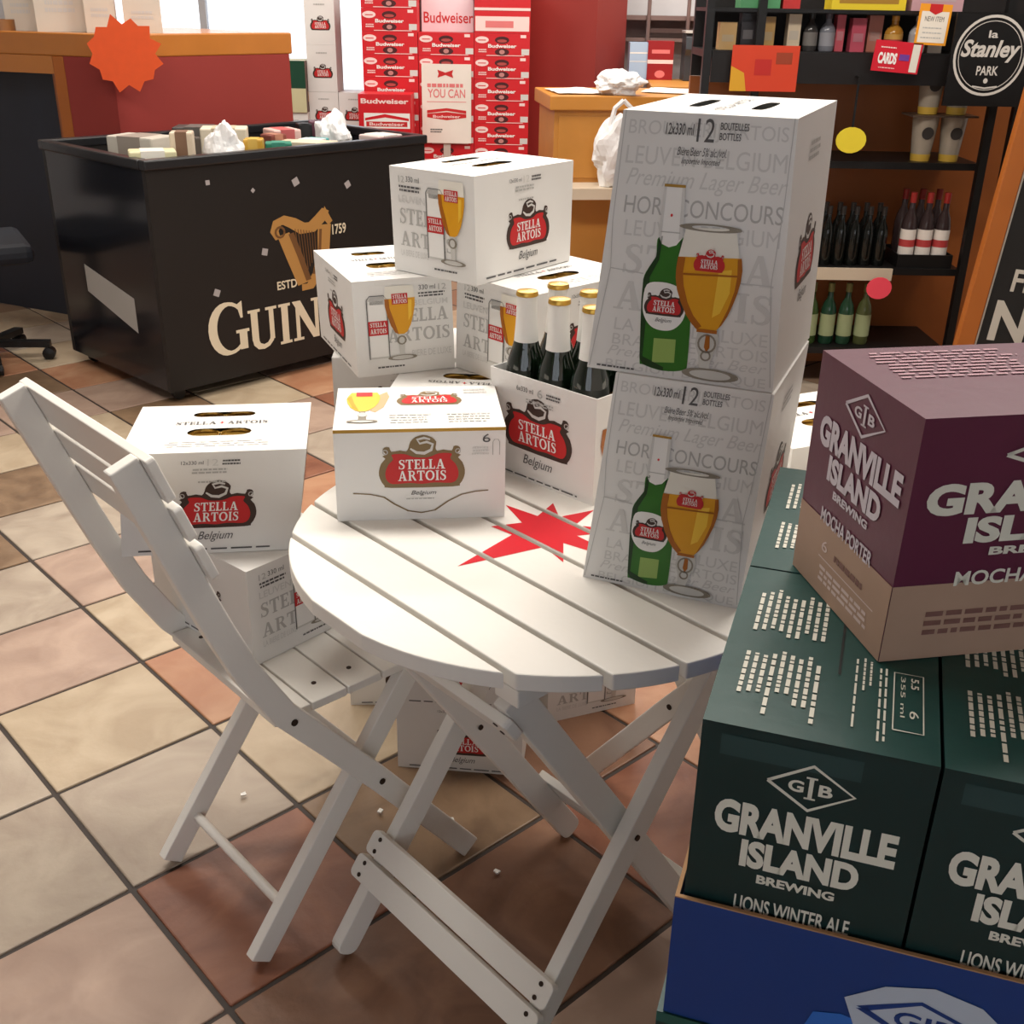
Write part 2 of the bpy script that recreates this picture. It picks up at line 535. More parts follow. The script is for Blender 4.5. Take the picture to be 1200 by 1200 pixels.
def can_lids(c, holes):
    prof = [(.0, 0), (.022, 0), (.023, .003), (.026, .003), (.027, 0), (.027, -.01)]
    for hx, hy, rx, ry in holes:
        for k in (-1, 1):
            p = c.P('top', hx + k * rx * .5, hy, -0.007)
            mb = MB().lathe(prof, 16, (0, 0, 0), cap=False)
            mb.build('can_lid', GOLDFOIL, c.root, p, smooth=True)
SLOTS = [(.5, .40, .18, .075), (.5, .78, .18, .05)]
def can_picture(c, face, flip=False):
    """can and chalice print of the end panel; flip puts the glass nearer the left"""
    o = .44 if not flip else .13
    g = .6 if not flip else .32
    it = [RECT(o, .18, o + .2, .82, GLASSG, 1), RECT(o + .012, .2, o + .188, .79, INKW, 2), RECT(o, .43, o + .2, .58, LRED, 3), RECT(o + .03, .75, o + .17, .83, GREY2, 2)]
    it += [STROKE([(o, .18), (o, .8), (o + .03, .84), (o + .17, .84), (o + .2, .8), (o + .2, .18)], .008, GREY3, 3)]
    w_ = .28
    it += [PG([(g, .93), (g + w_, .93), (g + w_ + .012, .8), (g - .012, .8)], FOAM, 3),
           PG([(g - .012, .8), (g + w_ + .012, .8), (g + w_ + .01, .72), (g + w_ - .01, .62), (g + w_ * .86, .52), (g + w_ * .72, .445), (g + w_ * .6, .425), (g + w_ * .4, .425), (g + w_ * .28, .445), (g + w_ * .14, .52), (g + .01, .62), (g - .01, .72)], GOLDB, 4),
           PG([(g - .012, .8), (g + .03, .8), (g + .035, .7), (g + .07, .58), (g + w_ * .4, .425), (g + w_ * .28, .445), (g + w_ * .14, .52), (g + .01, .62), (g - .01, .72)], GOLDD, 5),
           PG([(g + w_ * .8, .78), (g + w_ * .93, .78), (g + w_ * .9, .62), (g + w_ * .78, .56)], GOLDL, 5),
           RECT(g + .06, .74, g + w_ - .06, .85, LRED, 5),
           PG([(g + w_ * .36, .43), (g + w_ * .64, .43), (g + w_ * .58, .2), (g + w_ * .42, .2)], GLASSG, 3),
           ELL(g + w_ * .5, .36, .05, .05, GLASSD, 4, 12), ELL(g + w_ * .5, .36, .03, .035, GLASSG, 5, 12),
           ELL(g + w_ * .5, .175, .13, .025, GLASSG, 3, 16), RING(g + w_ * .5, .175, .13, .025, .008, GLASSD, 4, 16)]
    c.print('printed_can_and_glass', face, it)
    lt = MAPR(serif('STELLA', INKW, 4), o + .02, .52, o + .18, .565) + MAPR(serif('ARTOIS', INKW, 4), o + .02, .45, o + .18, .5)
    lt += MAPR(serif('STELLA', INKW, 6), g + .07, .8, g + w_ - .07, .84) + MAPR(serif('ARTOIS', INKW, 6), g + .07, .75, g + w_ - .07, .79)
    if not flip:
        lt += MAPR(serif('STELLA', GREY2, 0), .1, .47, .7, .62) + MAPR(serif('ARTOIS', GREY2, 0), .1, .26, .74, .4)
        lt += [T('12', .11, .86, .18, .92, GREY2), T('330 ml', .2, .87, .36, .92, GREY3), DASH(.1, .77, .4, .84, GREY3, 2, seed=2), T('LEUVEN', .1, .67, .42, .74, GREY1, .01), T('LA BIERE DE LUXE', .1, .16, .44, .22, GREY1, .01), DASH(.5, .07, .8, .1, GREY3, 1, seed=3)]
    else:
        lt += MAPR(serif('STELLA', GREY2, 0), .36, .54, .95, .68) + MAPR(serif('ARTOIS', GREY2, 0), .32, .34, .96, .48)
        lt += [T('12', .86, .86, .94, .92, GREY2), T('330 ml', .66, .87, .83, .92, GREY3), DASH(.64, .79, .95, .85, GREY3, 2, seed=2), T('BELGIUM', .6, .71, .95, .77, GREY1, .01), T('BIERE DE LUXE', .56, .17, .97, .24, GREY1, .01), DASH(.2, .07, .5, .1, GREY3, 1, seed=3)]
    c.print('printed_lettering', face, lt)
def logo_panel(c, face, x0=.3, x1=.75, y0=.26):
    c.logo(face, x0, x1, y0)
    c.print('printed_lettering', face, [T('12x330 ml', .33, .885, .45, .92, GREY3), T('12', .47, .87, .53, .935, GREY1), DASH(.55, .87, .65, .93, GREY3, 2, seed=4), DASH(.38, .79, .6, .85, GREY2, 2, seed=5), DASH(.05, .03, .95, .06, GREY3, 1, seed=6),
            DASH(.42, .70, .60, .73, GREY2, 1, seed=8)])
def top_print(c, rot=0):
    c.print('printed_lettering', 'top', MAPR(serif('STELLA', GREY3, 1), .24, .56, .47, .615) + [PG([(.5, .62), (.505, .595), (.525, .59), (.505, .585), (.5, .56), (.495, .585), (.475, .59), (.495, .595)], RED, 1)] + MAPR(serif('ARTOIS', GREY3, 1), .53, .56, .76, .615) + [DASH(.22, .1, .82, .22, GREY1, 3, seed=9, fill=.3)])
def can12(X, Y, Z, yaw, label, w=.262, d=.207, h=.165, faces=('front', 'right', 'left'), top=True, group='twelve-can cartons', pic=None, **kw):
    """white twelve-can carton: emblem on the wide faces, picture on the ends"""
    c = Carton('beer_can_carton', X, Y, Z, yaw, w, d, h, label, group=group, **kw)
    c.body(holes=SLOTS if top else ())
    if top:
        can_lids(c, SLOTS)
        top_print(c)
    for f in faces:
        wide = (f in ('front', 'back')) == (w >= d)
        if wide:
            logo_panel(c, f)
        else:
            can_picture(c, f, flip=(pic == 'flip'))
    return c

# ------------------------------------------------------------------ the room
TILE = 0.3288
GX, GY, GA = -1.253 * TILE, 3.5862 * TILE, 0.7471
ga, gb = Vector((math.cos(GA), math.sin(GA), 0)), Vector((-math.sin(GA), math.cos(GA), 0))
def floor_material():
    m = bpy.data.materials.new('floor_grout_and_far_tiles')
    m.use_nodes = True
    nt = m.node_tree
    b = nt.nodes['Principled BSDF']
    tc = nt.nodes.new('ShaderNodeTexCoord')
    mp = nt.nodes.new('ShaderNodeMapping')
    mp.vector_type = 'POINT'
    mp.inputs['Rotation'].default_value = (0, 0, -GA)
    _ca, _sa = math.cos(-GA), math.sin(-GA)
    mp.inputs['Location'].default_value = (-(_ca * GX - _sa * GY), -(_sa * GX + _ca * GY), 0)
    nt.links.new(tc.outputs['Object'], mp.inputs['Vector'])
    br = nt.nodes.new('ShaderNodeTexBrick')
    br.offset = 0
    br.inputs['Scale'].default_value = 1 / TILE
    br.inputs['Brick Width'].default_value = 1
    br.inputs['Row Height'].default_value = 1
    br.inputs['Mortar Size'].default_value = .018
    br.inputs['Color1'].default_value = (*lrgb((148, 126, 104)), 1)
    br.inputs['Color2'].default_value = (*lrgb((136, 100, 78)), 1)
    br.inputs['Mortar'].default_value = (*lrgb((52, 42, 36)), 1)
    nt.links.new(mp.outputs['Vector'], br.inputs['Vector'])
    nt.links.new(br.outputs['Color'], b.inputs['Base Color'])
    b.inputs['Roughness'].default_value = .6
    return m
def tile_mat(i, a, bb):
    m = bpy.data.materials.new('stone_tile_%d' % i)
    m.use_nodes = True
    nt = m.node_tree
    p = nt.nodes['Principled BSDF']
    tc = nt.nodes.new('ShaderNodeTexCoord')
    oi = nt.nodes.new('ShaderNodeObjectInfo')
    ad = nt.nodes.new('ShaderNodeVectorMath')
    ad.operation = 'ADD'
    nt.links.new(tc.outputs['Object'], ad.inputs[0])
    nt.links.new(oi.outputs['Location'], ad.inputs[1])
    n1 = nt.nodes.new('ShaderNodeTexNoise')
    n1.inputs['Scale'].default_value = 6
    n1.inputs['Detail'].default_value = 6
    n1.inputs['Distortion'].default_value = 1.2
    nt.links.new(ad.outputs[0], n1.inputs['Vector'])
    rp = nt.nodes.new('ShaderNodeValToRGB')
    rp.color_ramp.elements[0].position = .35
    rp.color_ramp.elements[1].position = .66
    rp.color_ramp.elements[0].color = (*lrgb(a), 1)
    rp.color_ramp.elements[1].color = (*lrgb(bb), 1)
    nt.links.new(n1.outputs['Fac'], rp.inputs['Fac'])
    nt.links.new(rp.outputs['Color'], p.inputs['Base Color'])
    p.inputs['Roughness'].default_value = .42
    n2 = nt.nodes.new('ShaderNodeTexNoise')
    n2.inputs['Scale'].default_value = 18
    n2.inputs['Detail'].default_value = 8
    nt.links.new(ad.outputs[0], n2.inputs['Vector'])
    bp = nt.nodes.new('ShaderNodeBump')
    bp.inputs['Strength'].default_value = .25
    bp.inputs['Distance'].default_value = .01
    nt.links.new(n2.outputs['Fac'], bp.inputs['Height'])
    nt.links.new(bp.outputs['Normal'], p.inputs['Normal'])
    return m
TM = {'terra': tile_mat(1, (122, 74, 54), (152, 100, 74)), 'beige': tile_mat(2, (170, 150, 124), (190, 172, 146)), 'grey': tile_mat(3, (160, 144, 128), (182, 168, 150)),
      'peach': tile_mat(4, (166, 116, 86), (184, 140, 108)), 'olive': tile_mat(5, (112, 88, 66), (140, 114, 88)), 'pink': tile_mat(6, (160, 134, 118), (182, 156, 138)), 'brown': tile_mat(7, (112, 78, 58), (144, 106, 82))}
fl = MB()
fl.poly([(-5, -3, 0), (4.5, -3, 0), (4.5, 9, 0), (-5, 9, 0)])
floor = fl.build('floor', floor_material())
floor.location.z = -.004
floor.matrix_parent_inverse = Matrix()
tag(floor, 'terracotta and beige stone tile floor with dark grout', 'floor', kind='structure')
KNOWN = {(0, 0): 'terra', (0, 1): 'grey', (0, 2): 'beige', (-1, 0): 'pink', (-1, 1): 'grey', (1, 1): 'beige', (1, 0): 'olive', (1, 2): 'peach', (0, 3): 'pink', (2, 0): 'brown', (1, -1): 'brown',
         (2, -1): 'terra', (0, -1): 'brown', (-1, 2): 'grey', (-1, 3): 'grey', (1, 3): 'beige', (0, 4): 'grey', (1, 4): 'pink', (2, 1): 'beige', (3, 0): 'peach', (3, 1): 'beige', (2, -2): 'terra', (3, -1): 'peach', (2, 2): 'beige'}
tmb = MB()
e_ = TILE - .009
tmb.box((0, 0, 0), (e_, e_, .012))
tile_me = None
tn = 0
for i in range(-6, 10):
    for j in range(-9, 16):
        p = Vector((GX, GY, 0)) + ga * ((i + .5) * TILE) + gb * ((j + .5) * TILE)
        if p.y < .75 or p.y > 5.2 or p.x < -.56 * p.y - .35 or p.x > .38 * p.y + .25 or (p.x > .6 and 2.4 < p.y < 4.0):
            continue
        k = KNOWN.get((i, j)) or random.choice(['beige', 'beige', 'grey', 'pink', 'peach', 'olive', 'terra'])
        if tile_me is None:
            o = tmb.build('tile', TM['beige'], floor, bevel=.003)
            tile_me = o.data
        else:
            o = linkmesh('tile', tile_me, floor)
            md = o.modifiers.new('edge', 'BEVEL')
            md.width = .003
            md.segments = 2
        o.location = (p.x, p.y, -.002 + random.uniform(-.0005, .0003))
        o.rotation_euler = (0, 0, GA)
        o.material_slots[0].link = 'OBJECT'
        o.material_slots[0].material = TM[k]
        tn += 1

WALLW = mat('pale_wall_paint', (214, 214, 216), .7, bump=.05)
WALLR = mat('maroon_wall_paint', (146, 52, 46), .55, var=.04)
CEILM = mat('ceiling_paint', (226, 222, 214), .8)
WOOD = mat('oak_laminate', (196, 136, 62), .4, var=.14, scale=7, bump=.03)
WOODD = mat('brown_wood_panel', (150, 84, 36), .45, var=.16, scale=6)
WOODF = mat('orange_wood_frame', (170, 96, 36), .42, var=.12, scale=8)
BLACK = mat('black_metal', (18, 17, 17), .4, var=.03)
tag(MB().span((-5, -3.1, 0), (-4.9, 8.7, 3)).build('wall_left', WALLW), 'pale painted wall on the left of the shop', 'wall', kind='structure')
tag(MB().span((4.4, -3.1, 0), (4.5, 8.7, 3)).build('wall_right', WALLW), 'pale painted wall on the right of the shop', 'wall', kind='structure')
tag(MB().span((-4.9, -3.1, 0), (-2.6, -3.0, 2.9)).span((2.6, -3.1, 0), (4.4, -3.0, 2.9)).span((-2.6, -3.1, 0), (2.6, -3.0, .7)).span((-2.6, -3.1, 2.4), (2.6, -3.0, 2.9)).build('wall_front', WALLW), 'pale painted shop front wall behind the viewer', 'wall', kind='structure')
tag(MB().span((-5, -3.1, CEIL), (4.5, 8.7, CEIL + .1)).build('ceiling', CEILM), 'plain pale ceiling of the shop', 'ceiling', kind='structure')
bw = MB()
WX0, WX1, WZ0, WZ1 = -3.6, -.95, .62, 2.4
bw.span((-4.9, 8.6, 0), (WX0, 8.7, CEIL)).span((WX1, 8.6, 0), (4.4, 8.7, CEIL)).span((WX0, 8.6, 0), (WX1, 8.7, WZ0)).span((WX0, 8.6, WZ1), (WX1, 8.7, CEIL))
tag(bw.build('wall_back', WALLW), 'pale back wall around the shop window', 'wall', kind='structure')
win = empty('window_1', (0, 8.64, 0), 0, 'bright shop window behind the stacked cartons', 'window', kind='structure')
fr = MB()
for x in (WX0 + .02, (WX0 + WX1) / 2, WX1 - .02):
    fr.span((x - .025, -.03, WZ0), (x + .025, .03, WZ1))
fr.span((WX0, -.03, WZ0), (WX1, .03, WZ0 + .05)).span((WX0, -.03, WZ1 - .05), (WX1, .03, WZ1))
fr.build('window_frame', mat('white_window_frame', (228, 230, 234), .4), win)
GLASS = mat('window_glass', (250, 252, 255), .02, trans=1.0, ior=1.02, var=0)
for k, (a, b) in enumerate(((WX0 + .045, (WX0 + WX1) / 2 - .025), ((WX0 + WX1) / 2 + .025, WX1 - .045))):
    MB().span((a, -.003, WZ0 + .05), (b, .003, WZ1 - .05)).build('pane', GLASS, win)
tag(MB().span((-7, 8.8, -.06), (3, 14, -.02)).build('ground', mat('pavement', (150, 150, 150), .8)), 'grey pavement outside the window', 'ground', kind='structure')
wf = empty('window_2', (0, -3.05, 0), 0, 'wide shop front window behind the viewer', 'window', kind='structure')
fr = MB()
for x in (-2.575, -.9, .9, 2.575):
    fr.span((x - .025, -.03, .7), (x + .025, .03, 2.4))
fr.span((-2.6, -.03, .7), (2.6, .03, .75)).span((-2.6, -.03, 2.35), (2.6, .03, 2.4))
fr.build('window_frame', MATS['white_window_frame'], wf)
for a, b in ((-2.55, -.925), (-.875, .875), (.925, 2.55)):
    MB().span((a, -.003, .75), (b, .003, 2.35)).build('pane', GLASS, wf)
for i, (x, y, sx, sy, w) in enumerate(LAMPS):
    t = empty('ceiling_lamp', (x, y, CEIL), 0, ['long ceiling lamp above the table', 'long ceiling lamp above the folding chair', 'long ceiling lamp over the black bin', 'long ceiling lamp by the bottle rack', 'long ceiling lamp over the maroon counter', 'long ceiling lamp by the maroon pillar'][i], 'lamp', 'ceiling lamps')
    hb = MB().span((-sx / 2 - .03, -sy / 2 - .03, -.04), (sx / 2 + .03, sy / 2 + .03, 0))
    hb.build('housing', mat('lamp_housing', (230, 230, 228), .5), t)
tag(MB().box((.34, 7.0, 1.45), (.42, .42, 2.9), Matrix.Rotation(R(-28), 3, 'Z')).build('wall_pillar', WALLR), 'maroon painted pillar behind the wooden cabinet', 'pillar', kind='structure')
tag(MB().span((.55, 7.6, 0), (2.6, 7.7, CEIL)).build('wall_partition', WALLW), 'pale partition wall behind the counter', 'wall', kind='structure')
#=====PART2=====
# ------------------------------------------------------------------ round folding table
TC = Vector((.054, 1.374, 0))
TA = R(-47.8)
TR, TZ = .358, .71
table = empty('folding_table', TC, TA, 'round white slatted folding table with a red star on its top', 'table')
# local axes: x along the slats, y across them
gaps = [-.358, -.277, -.1965, -.116, -.0355, .045, .1255, .206, .2865, .358]
def arc_slat(y0, y1):
    n = 10
    right = []
    for k in range(n + 1):
        y = y0 + (y1 - y0) * k / n
        right.append((math.sqrt(max(TR * TR - y * y, 1e-6)), y))
    return right + [(-x, y) for x, y in reversed(right)]
for k in range(9):
    y0 = gaps[k] + (.0042 if k else .004)
    y1 = gaps[k + 1] - (.0042 if k < 8 else .004)
    MB().prism([(x, y, TZ - .022) for x, y in arc_slat(y0, y1)], (0, 0, .022)).build('slat', PAINT, table, bevel=.002)
for ex in (-.215, .215):
    MB().span((ex - .02, -.272, TZ - .046), (ex + .02, .272, TZ - .0225)).build('batten', PAINT, table, bevel=.002)
# star, cut at the gaps between the slats
star = [(-.006, -.162), (-.03, -.045), (-.069, -.05), (-.05, -.008), (-.11, .014), (-.052, .024), (-.07, .072), (-.03, .046), (-.014, .101), (.004, .044), (.062, .085), (.03, .022), (.15, .02), (.034, -.008), (.075, -.048), (.026, -.036)]
cen = (-.009, 0)
def clip(poly, y, keep_above):
    out = []
    for i in range(len(poly)):
        a, b = poly[i - 1], poly[i]
        ia, ib = (a[1] >= y) == keep_above, (b[1] >= y) == keep_above
        if ia != ib:
            t = (y - a[1]) / (b[1] - a[1])
            out.append((a[0] + t * (b[0] - a[0]), y))
        if ib:
            out.append(b)
    return out
sm = MB()
for i in range(len(star)):
    tri = [cen, star[i - 1], star[i]]
    for k in range(9):
        pg = clip(tri, gaps[k] + .0052, True)
        if len(pg) >= 3:
            pg = clip(pg, gaps[k + 1] - .0052, False)
        if len(pg) >= 3:
            sm.poly([(x, y, TZ + .0004) for x, y in pg])
so = sm.build('painted_star', mat('red_star_paint', (206, 20, 38), .42, var=.04), table)
so['label'] = 'red painted star'
# crossed legs
LW, LT = .042, .022
def leg_pt(ex, f, t, z, ztop=.664):
    return Vector((ex, f + (t - f) * z / .69, z))
P_F, P_T, Q_F, Q_T = -.301, .204, .19, -.272
for ex, f, t in ((-.142, P_F, P_T), (.222, P_F, P_T), (-.108, Q_F, Q_T), (.196, Q_F, Q_T)):
    p0, p1 = leg_pt(ex, f, t, .012), leg_pt(ex, f, t, .655)
    lg = MB().plank(p0, p1, (1, 0, 0), LW, LT, r0=.016).build('leg', PAINT, table, bevel=.002)
    for z in (.35,):
        sx = -1 if ex < 0 else 1
        q = leg_pt(ex, f, t, z)
        if (f == P_F) == (ex > 0):
            MB().lathe([(.0, -.001), (.0045, -.001), (.0045, .0015), (0, .0015)], 10, cap=False).build('screw', SCREW, lg, q + Vector((.0125, 0, 0))).rotation_euler = (0, R(90), 0)
def cross_board(f, t, zc, x0, x1, side, name='foot_rail', hgt=.038):
    d = Vector((0, t - f, .69)).normalized()
    nrm = Vector((1, 0, 0)).cross(d).normalized()
    if (nrm.y < 0) != (side < 0):
        nrm = -nrm
    c0 = leg_pt(0, f, t, zc) + nrm * (LW / 2 + .0075)
    bd = MB().plank(Vector((x0, c0.y, c0.z)), Vector((x1, c0.y, c0.z)), nrm, hgt, .014, r0=.009, r1=.009).build(name, PAINT, table, bevel=.0015)
    for sx in (x0 + .021, x1 - .021):
        for dz in (-.01, .01):
            q = Vector((sx, c0.y, c0.z)) + d * dz + nrm * .0072
            s_ = MB().lathe([(0, 0), (.0036, 0), (.0036, .001), (0, .001)], 10, cap=False).build('screw', SCREW, bd, q)
            s_.rotation_euler = nrm.to_track_quat('Z', 'Y').to_euler()
cross_board(P_F, P_T, .158, -.165, .245, -1)
cross_board(P_F, P_T, .122, -.172, .245, -1)
cross_board(Q_F, Q_T, .135, -.125, .213, 1)
cross_board(Q_F, Q_T, .100, -.125, .213, 1)
cross_board(P_F, P_T, .63, -.16, .24, 1, 'top_rail')
cross_board(Q_F, Q_T, .63, -.125, .213, -1, 'top_rail')

# ------------------------------------------------------------------ folding chairs
def chair(loc, rz, label):
    """origin under the near rear foot; x across (0 .. -.30), y towards the front of the seat"""
    t = empty('folding_chair', loc, rz, label, 'chair', 'white folding chairs')
    prof = [(.418, .012), (.33, .128), (.236, .253), (.15, .362), (.073, .457), (.022, .548), (-.012, .63), (-.042, .71), (-.075, .80), (-.108, .888)]
    for x in (.022, -.322):
        mb = MB()
        vs = []
        for i, (y, z) in enumerate(prof):
            a = Vector((0, *prof[max(i - 1, 0)]))
            b = Vector((0, *prof[min(i + 1, len(prof) - 1)]))
            d = (b - a).normalized()
            nrm = Vector((1, 0, 0)).cross(d)
            for sx, sn in ((-1, -1), (1, -1), (1, 1), (-1, 1)):
                vs.append(Vector((x + sx * .010, y, z)) + nrm * (sn * .0195))
        n = len(prof)
        fs = [(4 * i + k, 4 * i + (k + 1) % 4, 4 * i + 4 + (k + 1) % 4, 4 * i + 4 + k) for i in range(n - 1) for k in range(4)]
        fs += [(0, 1, 2, 3), (4 * n - 1, 4 * n - 2, 4 * n - 3, 4 * n - 4)]
        mb.grid(vs, fs)
        post = mb.build('back_post', PAINT, t, bevel=.0025)
        for y, z in ((.232, .258), (.085, .44)):
            s_ = MB().lathe([(0, 0), (.0055, 0), (.0055, .0015), (0, .0015)], 10, cap=False).build('screw', SCREW, post, (x + (.0102 if x > 0 else -.0117), y, z))
            s_.rotation_euler = (0, R(90), 0)
    for x in (-.002, -.298):
        MB().plank((x, .006, .01), (x, .315, .418), (1, 0, 0), .038, .02).build('leg', PAINT, t, bevel=.002)
    MB().tube([(-.29, .062, .078), (-.01, .062, .078)], .0085, 10).build('dowel', PAINT, t, smooth=True)
    for x in (-.032, -.268):
        MB().prism([(x - .01, .115, .404), (x - .01, .30, .404), (x - .01, .32, .414), (x - .01, .32, .4255), (x - .01, .115, .4255)], (.02, 0, 0)).build('seat_rail', PAINT, t, bevel=.001)
    for k in range(1, 5):
        y0 = .003 + .0640 * k
        sl = MB().span((-.308, y0, .426), (.008, y0 + .0605, .44)).build('seat_slat', PAINT, t, bevel=.0015)
        for x in (-.035, -.265):
            MB().lathe([(0, 0), (.004, 0), (.004, .0009), (0, .0009)], 10, cap=False).build('screw', SCREW, sl, (x, y0 + .03, .44))
    for z0, z1 in ((.825, .885), (.767, .815), (.706, .757)):
        def py(z):
            return -.042 + (z - .71) * (-.066 / .178)
        a, b = Vector((0, py(z0), z0)), Vector((0, py(z1), z1))
        d = (b - a).normalized()
        nrm = Vector((-1, 0, 0)).cross(d)
        if nrm.y < 0:
            nrm = -nrm
        m_ = (a + b) / 2 + nrm * (.0195 + .0065)
        MB().plank((-.347, m_.y, m_.z), (.047, m_.y, m_.z), nrm, (b - a).length, .012, r0=.006, r1=.006).build('back_slat', PAINT, t, bevel=.0015)
    return t
chair((-.39, 1.261, 0), R(-47.2), 'white folding chair on the left with two cartons on its seat')
c2o = Vector((.164, 1.754, 0)) - Vector((-.68, .733, 0)) * .418
c2x = Vector((.733, .68, 0))
c2o = c2o + c2x * .322
chair((c2o.x, c2o.y, 0), math.atan2(.68, .733), 'white folding chair behind the table, mostly hidden by the tall carton stack')

# ------------------------------------------------------------------ cartons on the left chair
can12(-.432, 1.594, .441, 49.8, 'white twelve-can carton lying directly on the left chair seat', w=.190, d=.262, faces=('front', 'left'), top=False)
can12(-.475, 1.598, .607, 7.9, 'white twelve-can carton on top of another on the left chair', tw=1.031, td=1.014, dx=.020, dy=.003, faces=('front', 'right'))

# ------------------------------------------------------------------ six-can box on the table
c = Carton('six_can_box', -.138, 1.502, TZ, 6.2, .237, .179, .137, 'low white six-can box at the left edge of the round table', group='cartons on the table')
c.body()
c.logo('front', .255, .76, .36, belgium=False, border=OLIVE)
c.print('printed_lettering', 'front', [T('Belgium', .44, .265, .59, .325, GREY3, 0, .35), DASH(.41, .225, .6, .245, GREY2, 1, seed=1), T('6', .865, .84, .91, .93, GREY3), DASH(.80, .70, .91, .8, GREY1, 3, seed=3), STROKE([(.925, .7), (.925, .84), (.935, .87), (.955, .87), (.965, .84), (.965, .7)], .005, GREY2)])
wave = [(.1, .31), (.2, .295), (.28, .26), (.34, .18), (.42, .1), (.5, .075), (.58, .1), (.66, .2), (.74, .27), (.82, .3), (.9, .31)]
c.print('printed_wave', 'front', [STROKE(wave, .012, OLIVE, 1)])
c.print('gold_edge', 'front', [RECT(0, .965, 1, 1.0, GOLDFOIL, 0)], label='gold edge line')
c.print('gold_edge', 'right', [RECT(0, .965, 1, 1.0, GOLDFOIL, 0)])
gi = [PG([(.09, .86), (.25, .86), (.266, .78), (.268, .7), (.258, .6), (.235, .5), (.205, .43), (.18, .4), (.145, .4), (.12, .43), (.09, .5), (.07, .6), (.062, .7), (.072, .78)], GOLDL, 1), PG([(.09, .86), (.25, .86), (.245, .93), (.095, .93)], FOAM, 1), RECT(.12, .76, .22, .86, LRED, 2), PG([(.145, .4), (.18, .4), (.19, .2), (.14, .2)], GLASSD, 1), ELL(.165, .32, .03, .05, GLASSG, 2, 14), ELL(.165, .17, .08, .03, GLASSG, 1, 16), RING(.165, .17, .08, .03, .01, GLASSD, 2, 16),
      PG([(.26, .8), (.31, .88), (.325, .75), (.29, .5), (.24, .38), (.21, .42), (.25, .6)], ink('beer_shadow', (206, 172, 130)), 0),
      PG([(.065, .72), (.1, .5), (.14, .42), (.11, .6), (.09, .78)], GOLDB, 2)]
c.print('printed_glass', 'top', gi)
tl = c.print('logo', 'top', MAPR(EMBLEM(OLIVE), .37, .54, .77, .54 + .53))
c.print('logo_lettering', 'top', MAPR(EMBLEM_TEXT, .37, .54, .77, .54 + .53), parent=tl)
c.print('printed_lettering', 'top', [DASH(.32, .12, .58, .34, GREY1, 4, seed=5), DASH(.66, .12, .93, .34, GREY1, 4, seed=6), DASH(.79, .8, .94, .94, GREY1, 2, seed=7)])

# ------------------------------------------------------------------ bottle carrier
CX, CY, CYAW = .098, 1.590, -43.7
cu_, cn_ = Vector((math.cos(R(CYAW)), math.sin(R(CYAW)), 0)), Vector((-math.sin(R(CYAW)), math.cos(R(CYAW)), 0))
c = Carton('bottle_carrier', CX, CY, TZ, CYAW, .198, .150, .167, 'open white cardboard carrier holding beer bottles on the table', 'bottle carrier', tw=1.07, td=1.0, dx=-.003, dy=-.006)
for f, nm in (('front', 'front_panel'), ('right', 'side_panel'), ('back', 'back_panel'), ('left', 'side_panel'), ('bottom', 'base_panel')):
    o_ = [c.P(f, a, b, 0) for a, b in ((0, 0), (1, 0), (1, 1), (0, 1))]
    n_ = (o_[1] - o_[0]).cross(o_[3] - o_[0]).normalized()
    MB().prism([p - n_ * .0014 for p in o_], n_ * .0014).build(nm, WHITE_CARD, c.root)
MB().span((-.094, -.0005, .003), (.094, .0008, .15)).build('divider', KRAFT, c.root)
c.logo('front', .11, .79, .30)
c.print('printed_lettering', 'front', [T('6x330 ml', .26, .86, .42, .905, GREY3), T('6', .46, .845, .51, .925, GREY2), DASH(.54, .85, .68, .91, GREY3, 2, seed=11), DASH(.34, .76, .64, .81, GREY2, 2, seed=12), DASH(.06, .02, .94, .045, GREY3, 1, seed=13)])
c.print('printed_glass', 'right', [PG([(.1, .7), (.32, .7), (.34, .55), (.26, .3), (.16, .3), (.08, .55)], GOLDD, 1), PG([(.16, .68), (.3, .68), (.3, .5), (.22, .34)], GOLDB, 2)])
BOTTLE_GLASS = mat('dark_green_bottle_glass', (10, 24, 12), .06, var=.02, spec=.7, coat=.5)
FOILW = mat('white_neck_foil', (232, 231, 226), .36, var=.03, scale=40)
CAPG = mat('gold_crown_cap', (206, 164, 74), .28, .75, var=.06)
bprof = [(.027, 0), (.0305, .004), (.0305, .145), (.030, .158), (.027, .178), (.0205, .196), (.0172, .21), (.0165, .218), (.0165, .226)]
fprof = [(.0205, .188), (.0192, .196), (.0188, .201), (.0176, .215), (.0158, .24), (.0153, .262), (.0150, .272)]
cprof = [(.0155, .2722), (.0168, .273), (.0168, .2755), (.0155, .2795), (.009, .2810), (.001, .2813)]
bl = ['leftmost front gold-capped beer bottle in the carrier', 'middle front gold-capped beer bottle in the carrier', 'right front gold-capped beer bottle in the carrier beside the tall stack',
      'left rear gold-capped beer bottle in the carrier', 'middle rear gold-capped beer bottle in the carrier', 'right rear beer bottle in the carrier hidden behind the tall stack']
# grid from the caps
B0 = Vector((.0650, 1.5655, 0))
proto = None
for k in range(6):
    r_, q_ = divmod(k, 3)
    p = B0 + cu_ * ((q_ - 1) * .0645 - .002) + cn_ * (r_ * .069)
    t = empty('beer_bottle', (p.x, p.y, TZ + .003), R(CYAW), bl[k], 'bottle', 'bottles in the carrier')
    if proto is None:
        proto = [MB().lathe(bprof, 24).build('glass_body', BOTTLE_GLASS, t, smooth=True), MB().lathe(fprof, 24, cap=False).build('neck_foil', FOILW, t, smooth=True), MB().lathe(cprof, 24, cap=False).build('cap', CAPG, t, smooth=True)]
    else:
        for q in proto:
            cc = q.copy()
            COL.objects.link(cc)
            cc.parent = t

